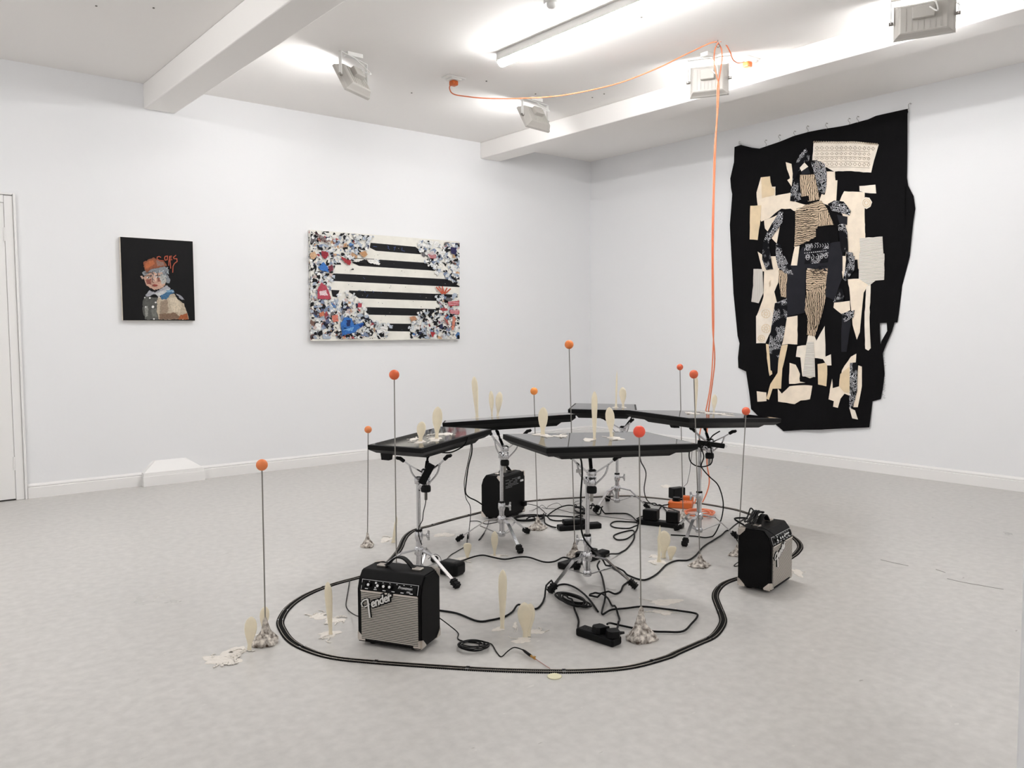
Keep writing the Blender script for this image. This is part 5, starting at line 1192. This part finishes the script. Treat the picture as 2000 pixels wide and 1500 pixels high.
patch(C_GRY, [(740,640),(790,590),(820,660),(740,670)], 4)
patch(C_NETV, [(725,670),(850,665),(870,780),(890,880),(800,900),(740,870),(720,770)], 3, name='net_patch')
patch(C_BAN, [(690,700),(725,720),(735,830),(740,880),(690,900),(640,895),(650,800)], 4)
patch(C_BLK, [(740,860),(800,850),(810,890),(770,905),(735,890)], 5)
patch(C_NETH, [(770,930),(900,890),(950,960),(1010,1100),(860,1110),(850,1200),(790,1240),(670,1290),(680,980)], 2, name='net_patch')
patch(C_NETV, [(870,1000),(950,970),(1010,1100),(870,1105)], 3, name='net_patch')
patch(C_BLK, [(570,970),(640,960),(680,990),(675,1250),(650,1450),(570,1380),(530,1260),(550,1100)], 3)
patch(C_BAN, [(545,985),(580,990),(570,1080),(500,1180),(455,1250),(450,1400),(495,1480),(440,1490),(400,1400),(405,1250),(440,1160)], 4)
patch(C_BAN, [(520,1260),(560,1270),(580,1380),(660,1480),(600,1500),(540,1470),(520,1380)], 4)
patch(C_BLK, [(850,1130),(1010,1105),(1045,1150),(1050,1260),(850,1250)], 3)
patch(C_GRY, [(740,1290),(1080,1240),(1085,1500),(960,1500),(700,1460),(680,1400)], 3)
patch(C_BAN, [(770,1265),(985,1240),(965,1305),(760,1325)], 5, name='bandana_border')
patch(C_BAN, [(770,1350),(965,1335),(960,1420),(760,1440)], 5, name='bandana_border')
patch(C_CRM, [(680,1290),(720,1280),(690,1380),(700,1450),(650,1450),(665,1360)], 4)
patch(C_BAN, [(960,920),(1020,890),(1100,900),(1160,980),(1150,1020),(1080,1000),(1000,980)], 4)
patch(C_GRY, [(1040,1010),(1130,1030),(1125,1100),(1060,1090)], 3)
patch(C_BAN, [(1050,1095),(1110,1090),(1130,1200),(1135,1330),(1080,1340),(1060,1220)], 4)
patch(C_BAN, [(1120,1330),(1180,1340),(1190,1500),(1120,1500)], 4)
patch(C_BLK, [(1180,1400),(1220,1400),(1225,1500),(1180,1490)], 4)
patch(C_KNH, [(1240,1215),(1430,1200),(1440,1500),(1240,1500)], 2, name='knit_patch')
# lower half (crop B)
patch(C_KNH, [(1165,-20),(1365,-20),(1360,195),(1290,200),(1240,240),(1160,185)], 2, TB, 'knit_patch')
patch(C_KNV, [(298,105),(378,108),(385,300),(345,385),(278,372),(295,240)], 2, TB, 'knit_patch')
patch(C_CRM, [(365,0),(420,60),(520,0),(500,130),(505,215),(440,250),(440,360),(490,375),(470,470),(380,520),(325,490),(360,400),(385,330),(400,140)], 1, TB)
patch(C_BAN, [(490,0),(560,0),(600,80),(635,155),(560,140),(510,60)], 4, TB)
patch(C_NETV, [(510,115),(585,120),(580,340),(530,330),(515,220)], 3, TB, 'net_patch')
patch(C_BAN, [(380,0),(440,0),(470,110),(430,110)], 4, TB)
patch(C_GRY, [(590,70),(725,90),(720,460),(580,490),(575,300),(585,160)], 3, TB)
patch(C_CRM, [(735,95),(905,75),(905,200),(830,260),(740,330),(725,210)], 2, TB)
patch(C_NETH, [(730,110),(905,100),(895,210),(730,300)], 3, TB, 'net_patch')
patch(C_NETV, [(730,300),(895,210),(890,350),(860,480),(820,600),(800,655),(735,640),(740,500),(715,440)], 3, TB, 'net_patch')
patch(C_GRY, [(905,20),(1010,30),(1020,190),(960,360),(890,330)], 3, TB)
patch(C_CRM, [(1010,0),(1050,0),(1045,120),(1030,185),(1018,120)], 2, TB)
patch(C_BAN, [(1060,20),(1130,0),(1125,120),(1060,210),(1040,190)], 4, TB)
patch(C_BAN, [(1000,270),(1030,265),(1050,330),(1040,370),(955,375)], 4, TB)
patch(C_CRM, [(960,380),(1090,365),(1095,440),(1030,475),(955,420)], 2, TB)
patch(C_CRM, [(1070,190),(1160,185),(1240,215),(1195,300),(1165,360),(1170,480),(1165,620),(1140,680),(1110,560),(1100,420),(1090,300)], 1, TB)
patch(C_PAL, [(1215,250),(1250,220),(1245,500),(1255,750),(1235,770),(1210,755),(1205,500)], 2, TB)
patch(C_PAL, [(380,430),(430,425),(460,470),(455,540),(440,620),(400,710),(330,710),(345,600),(325,490)], 3, TB, 'lace_patch', 'cream lace wheels')
patch(C_BAN, [(480,385),(580,345),(580,480),(560,560),(540,700),(510,800),(500,950),(450,930),(430,720),(455,540)], 4, TB)
patch(C_GRY, [(465,600),(530,580),(510,780),(490,930),(460,930),(440,720)], 3, TB)
patch(C_CRM, [(570,500),(655,485),(650,720),(580,715),(515,725),(540,600)], 3, TB)
patch(C_TAN, [(515,730),(575,720),(550,850),(520,980),(525,1080),(460,1080),(430,1170),(410,1160),(445,1040),(500,950)], 2, TB)
patch(C_TAN, [(405,715),(430,720),(445,860),(460,960),(440,975),(415,830)], 3, TB)
patch(C_PAL, [(740,650),(790,625),(810,690),(880,570),(885,840),(790,830),(800,980),(760,995),(700,975),(715,830),(640,820),(650,735),(725,725)], 2, TB)
patch(C_KNH, [(735,700),(790,700),(790,830),(805,985),(705,980),(720,840)], 3, TB, 'knit_patch')
patch(C_GRY, [(1030,480),(1095,470),(1100,560),(1060,780),(1020,780)], 3, TB)
patch(C_BAN, [(1030,470),(1130,440),(1120,500),(1050,540)], 4, TB)
patch(C_PAL, [(860,830),(935,800),(940,890),(905,890)], 3, TB)
patch(C_TAN, [(820,880),(900,865),(905,960),(900,1060),(830,1045)], 2, TB)
patch(C_CRM, [(590,870),(640,885),(680,960),(675,1020),(725,1030),(640,1040),(590,1040)], 2, TB)
patch(C_CRM, [(595,1060),(720,1050),(782,1055),(765,1165),(690,1175),(640,1205),(500,1185),(500,1080),(530,1120)], 2, TB)
patch(C_CRM, [(330,1100),(410,1110),(410,1180),(335,1185)], 2, TB)
patch(C_CRM, [(1135,795),(1130,860),(1080,900),(1090,1140),(1040,1120),(1010,1160),(990,1235),(955,1225),(960,1180),(920,1165),(945,1000),(950,1075),(1000,1060),(1020,930),(1090,820)], 2, TB)
patch(C_TAN, [(1010,960),(1080,900),(1085,1110),(1040,1110),(1000,1060)], 3, TB)
patch(C_BAN, [(1085,870),(1145,865),(1145,1100),(1110,1240),(1085,1235)], 4, TB)
patch(C_CRM, [(1150,890),(1180,900),(1180,1060),(1150,1230),(1115,1230),(1145,1060)], 2, TB)
patch(C_PAL, [(1085,1235),(1130,1255),(1155,1330),(1110,1320)], 3, TB)
# lace relief on the cream panel: rows of lozenges and scallops
lace = MB()
def onc(p, lift): a, b = yz(p); return Vector((-(wave(a, b)+lift), a, b))
for row, (yy, hh) in enumerate(((440, 15), (490, 10), (530, 10), (580, 15))):
    for i in range(13):
        x_ = 870+i*40; y_ = yy+(x_-840)*0.012-8*math.sin((x_-840)/560*PI); P4 = [(x_-14, y_), (x_, y_-hh), (x_+14, y_), (x_, y_+hh)]
        if x_ > 1360-(yy-440)*0.35: continue
        lace.tube([onc(TA(*p), 0.0110) for p in P4], 0.0022, 5, True)
for i in range(28):
    x_ = 845+i*20; lace.tube([onc(TA(x_+8*math.cos(a), (388 if x_ < 1200 else 388+(x_-1200)*.1)+8*math.sin(a)), 0.0110) for a in [j*PI/3 for j in range(6)]], 0.0022, 5, True)
for y_ in (465, 515, 555, 605): lace.tube([onc(TA(845+i*25, y_+i*0.4-8*math.sin(i/21*PI)), 0.0106) for i in range(20)], 0.0018, 5)
build('lace_relief', lace, cloth_mat('lace shadow thread', (186, 170, 148)), tx)['kind'] = 'stuff'
mb = MB()
for cx_, cy_, r_ in ((405, 470, 34), (405, 590, 34), (370, 670, 26)):
    for rr in (r_, r_*0.35): mb.tube([onc(TB(cx_+rr*math.cos(a), cy_+rr*math.sin(a)), 0.0138) for a in [j*PI/7 for j in range(14)]], 0.0022, 5, True)
    for j in range(9): a = j*2*PI/9; mb.tube([onc(TB(cx_+r_*.35*math.cos(a), cy_+r_*.35*math.sin(a)), 0.0138), onc(TB(cx_+r_*math.cos(a), cy_+r_*math.sin(a)), 0.0138)], 0.0016, 5)
build('lace_wheels', mb, C_TAN, tx)
mb = MB()
for r_ in (34, 18): mb.tube([onc(TA(1300+r_*math.cos(a), 912+r_*math.sin(a)), 0.0112) for a in [j*PI/9 for j in range(18)]], 0.0025, 5, True)
build('rosette_rings', mb, C_TAN, tx)
# white paisley drawing on the bandana border
mb = MB()
for i in range(5):
    x_ = 785+i*40; mb.tube(smooth_path([onc(TA(x_+q[0], 1385+q[1]-i*4), 0.0208) for q in ((0, -28), (14, -10), (10, 14), (-6, 14), (-8, -2), (2, -4))], 3), 0.0016, 5)
for i in range(9): x_ = 775+i*23; mb.tube([onc(TA(x_+q[0], 1290+q[1]-i*2), 0.0208) for q in ((0, -16), (10, 0), (0, 14))], 0.0014, 5)
for i in range(11): x_ = 765+i*18; mb.box(onc(TA(x_, 1343-i*2), 0.0206), (0.001, 0.009, 0.006))
build('paisley_stitching', mb, cloth_mat('white thread', (228, 228, 230)), tx)
# loose dark threads across the net patches
rn = random.Random(77)
mb = MB()
for i in range(12):
    y_ = 960+i*26; xs = 690; P = [onc(TA(x, y_+rn.uniform(-8, 8)-(x-690)*0.06), 0.0140) for x in range(692, min(860, 780+int(260*math.exp(-abs(i-4)/5))), 26)]
    if len(P) > 2: mb.tube(smooth_path(P, 3), 0.0014, 5)
for i in range(9): mb.tube(smooth_path([onc(TB(735+i*18+rn.uniform(-5, 5)-k*2.0*(i-4)/4*3, 300+k*50), 0.0140) for k in range(7)], 3), 0.0014, 5)
for i in range(8): x0_ = rn.uniform(735, 800); y0_ = rn.uniform(100, 280); mb.tube(smooth_path([onc(TB(x0_+k*26+rn.uniform(-6, 6), y0_+rn.uniform(-26, 26)), 0.0142) for k in range(5)], 3), 0.0016, 5)
build('dark_threads', mb, C_BLK, tx)['kind'] = 'stuff'
# frayed threads along the right edge
mb = MB(); rn = random.Random(5)
for i in range(60):
    t = rn.random(); pts = [TB(1360, 960), TB(1345, 1080), TB(1345, 800), TB(1330, 1165)]; a = TB(1350+rn.uniform(-8, 8), 790+t*370); q = onc(a, 0.004)
    mb.tube([q, q+Vector((rn.uniform(-.006, .002), -rn.uniform(.004, .018), rn.uniform(-.012, .012)))], 0.0006, 4)
fr_ = build('frayed_edge', mb, C_BLK, tx); fr_['kind'] = 'stuff'
# wire hooks
for i, (x_, y_, ti) in enumerate(((205, 412, -.5), (420, 405, 0), (538, 362, 0), (668, 330, 0), (780, 285, 0), (943, 262, 0), (1138, 222, 0), (1212, 205, 0), (1645, 92, .5))):
    a, b = yz(TA(x_, y_)); o = Vector((-0.016, a, b))
    P = [(0, -0.012), (0.007, -0.004), (0.004, 0.006), (-0.004, 0.013), (-0.006, 0.024), (0.002, 0.032), (0.009, 0.026)]
    ct, sn = math.cos(ti), math.sin(ti)
    path = [o+Vector((0.003*(k % 2)-0.004, -(u*ct-v*-sn)*1.1, (u*-sn+v*ct)*1.1)) for k, (u, v) in enumerate(P)]
    mb = MB().tube(smooth_path(path, 4), 0.0016, 6)
    lab = {0: 'bent wire hook at the low corner of the textile hanging', 8: 'bent wire hook at the high corner of the textile hanging'}.get(i, 'small upright S shaped wire hook along the slanting top of the textile hanging')
    t = thing('wire_hook', lab, 'hook', o, 0, 'wire hooks holding the textile')
    build('wire', mb, M_STEEL, t)
    nb_ = path[5] if ti == 0 else path[-2]
    build('nail', MB().cyl((0.004, nb_.y, nb_.z+0.001), (-0.026, nb_.y, nb_.z+0.002), 0.0014, n=8), M_STEEL, t)
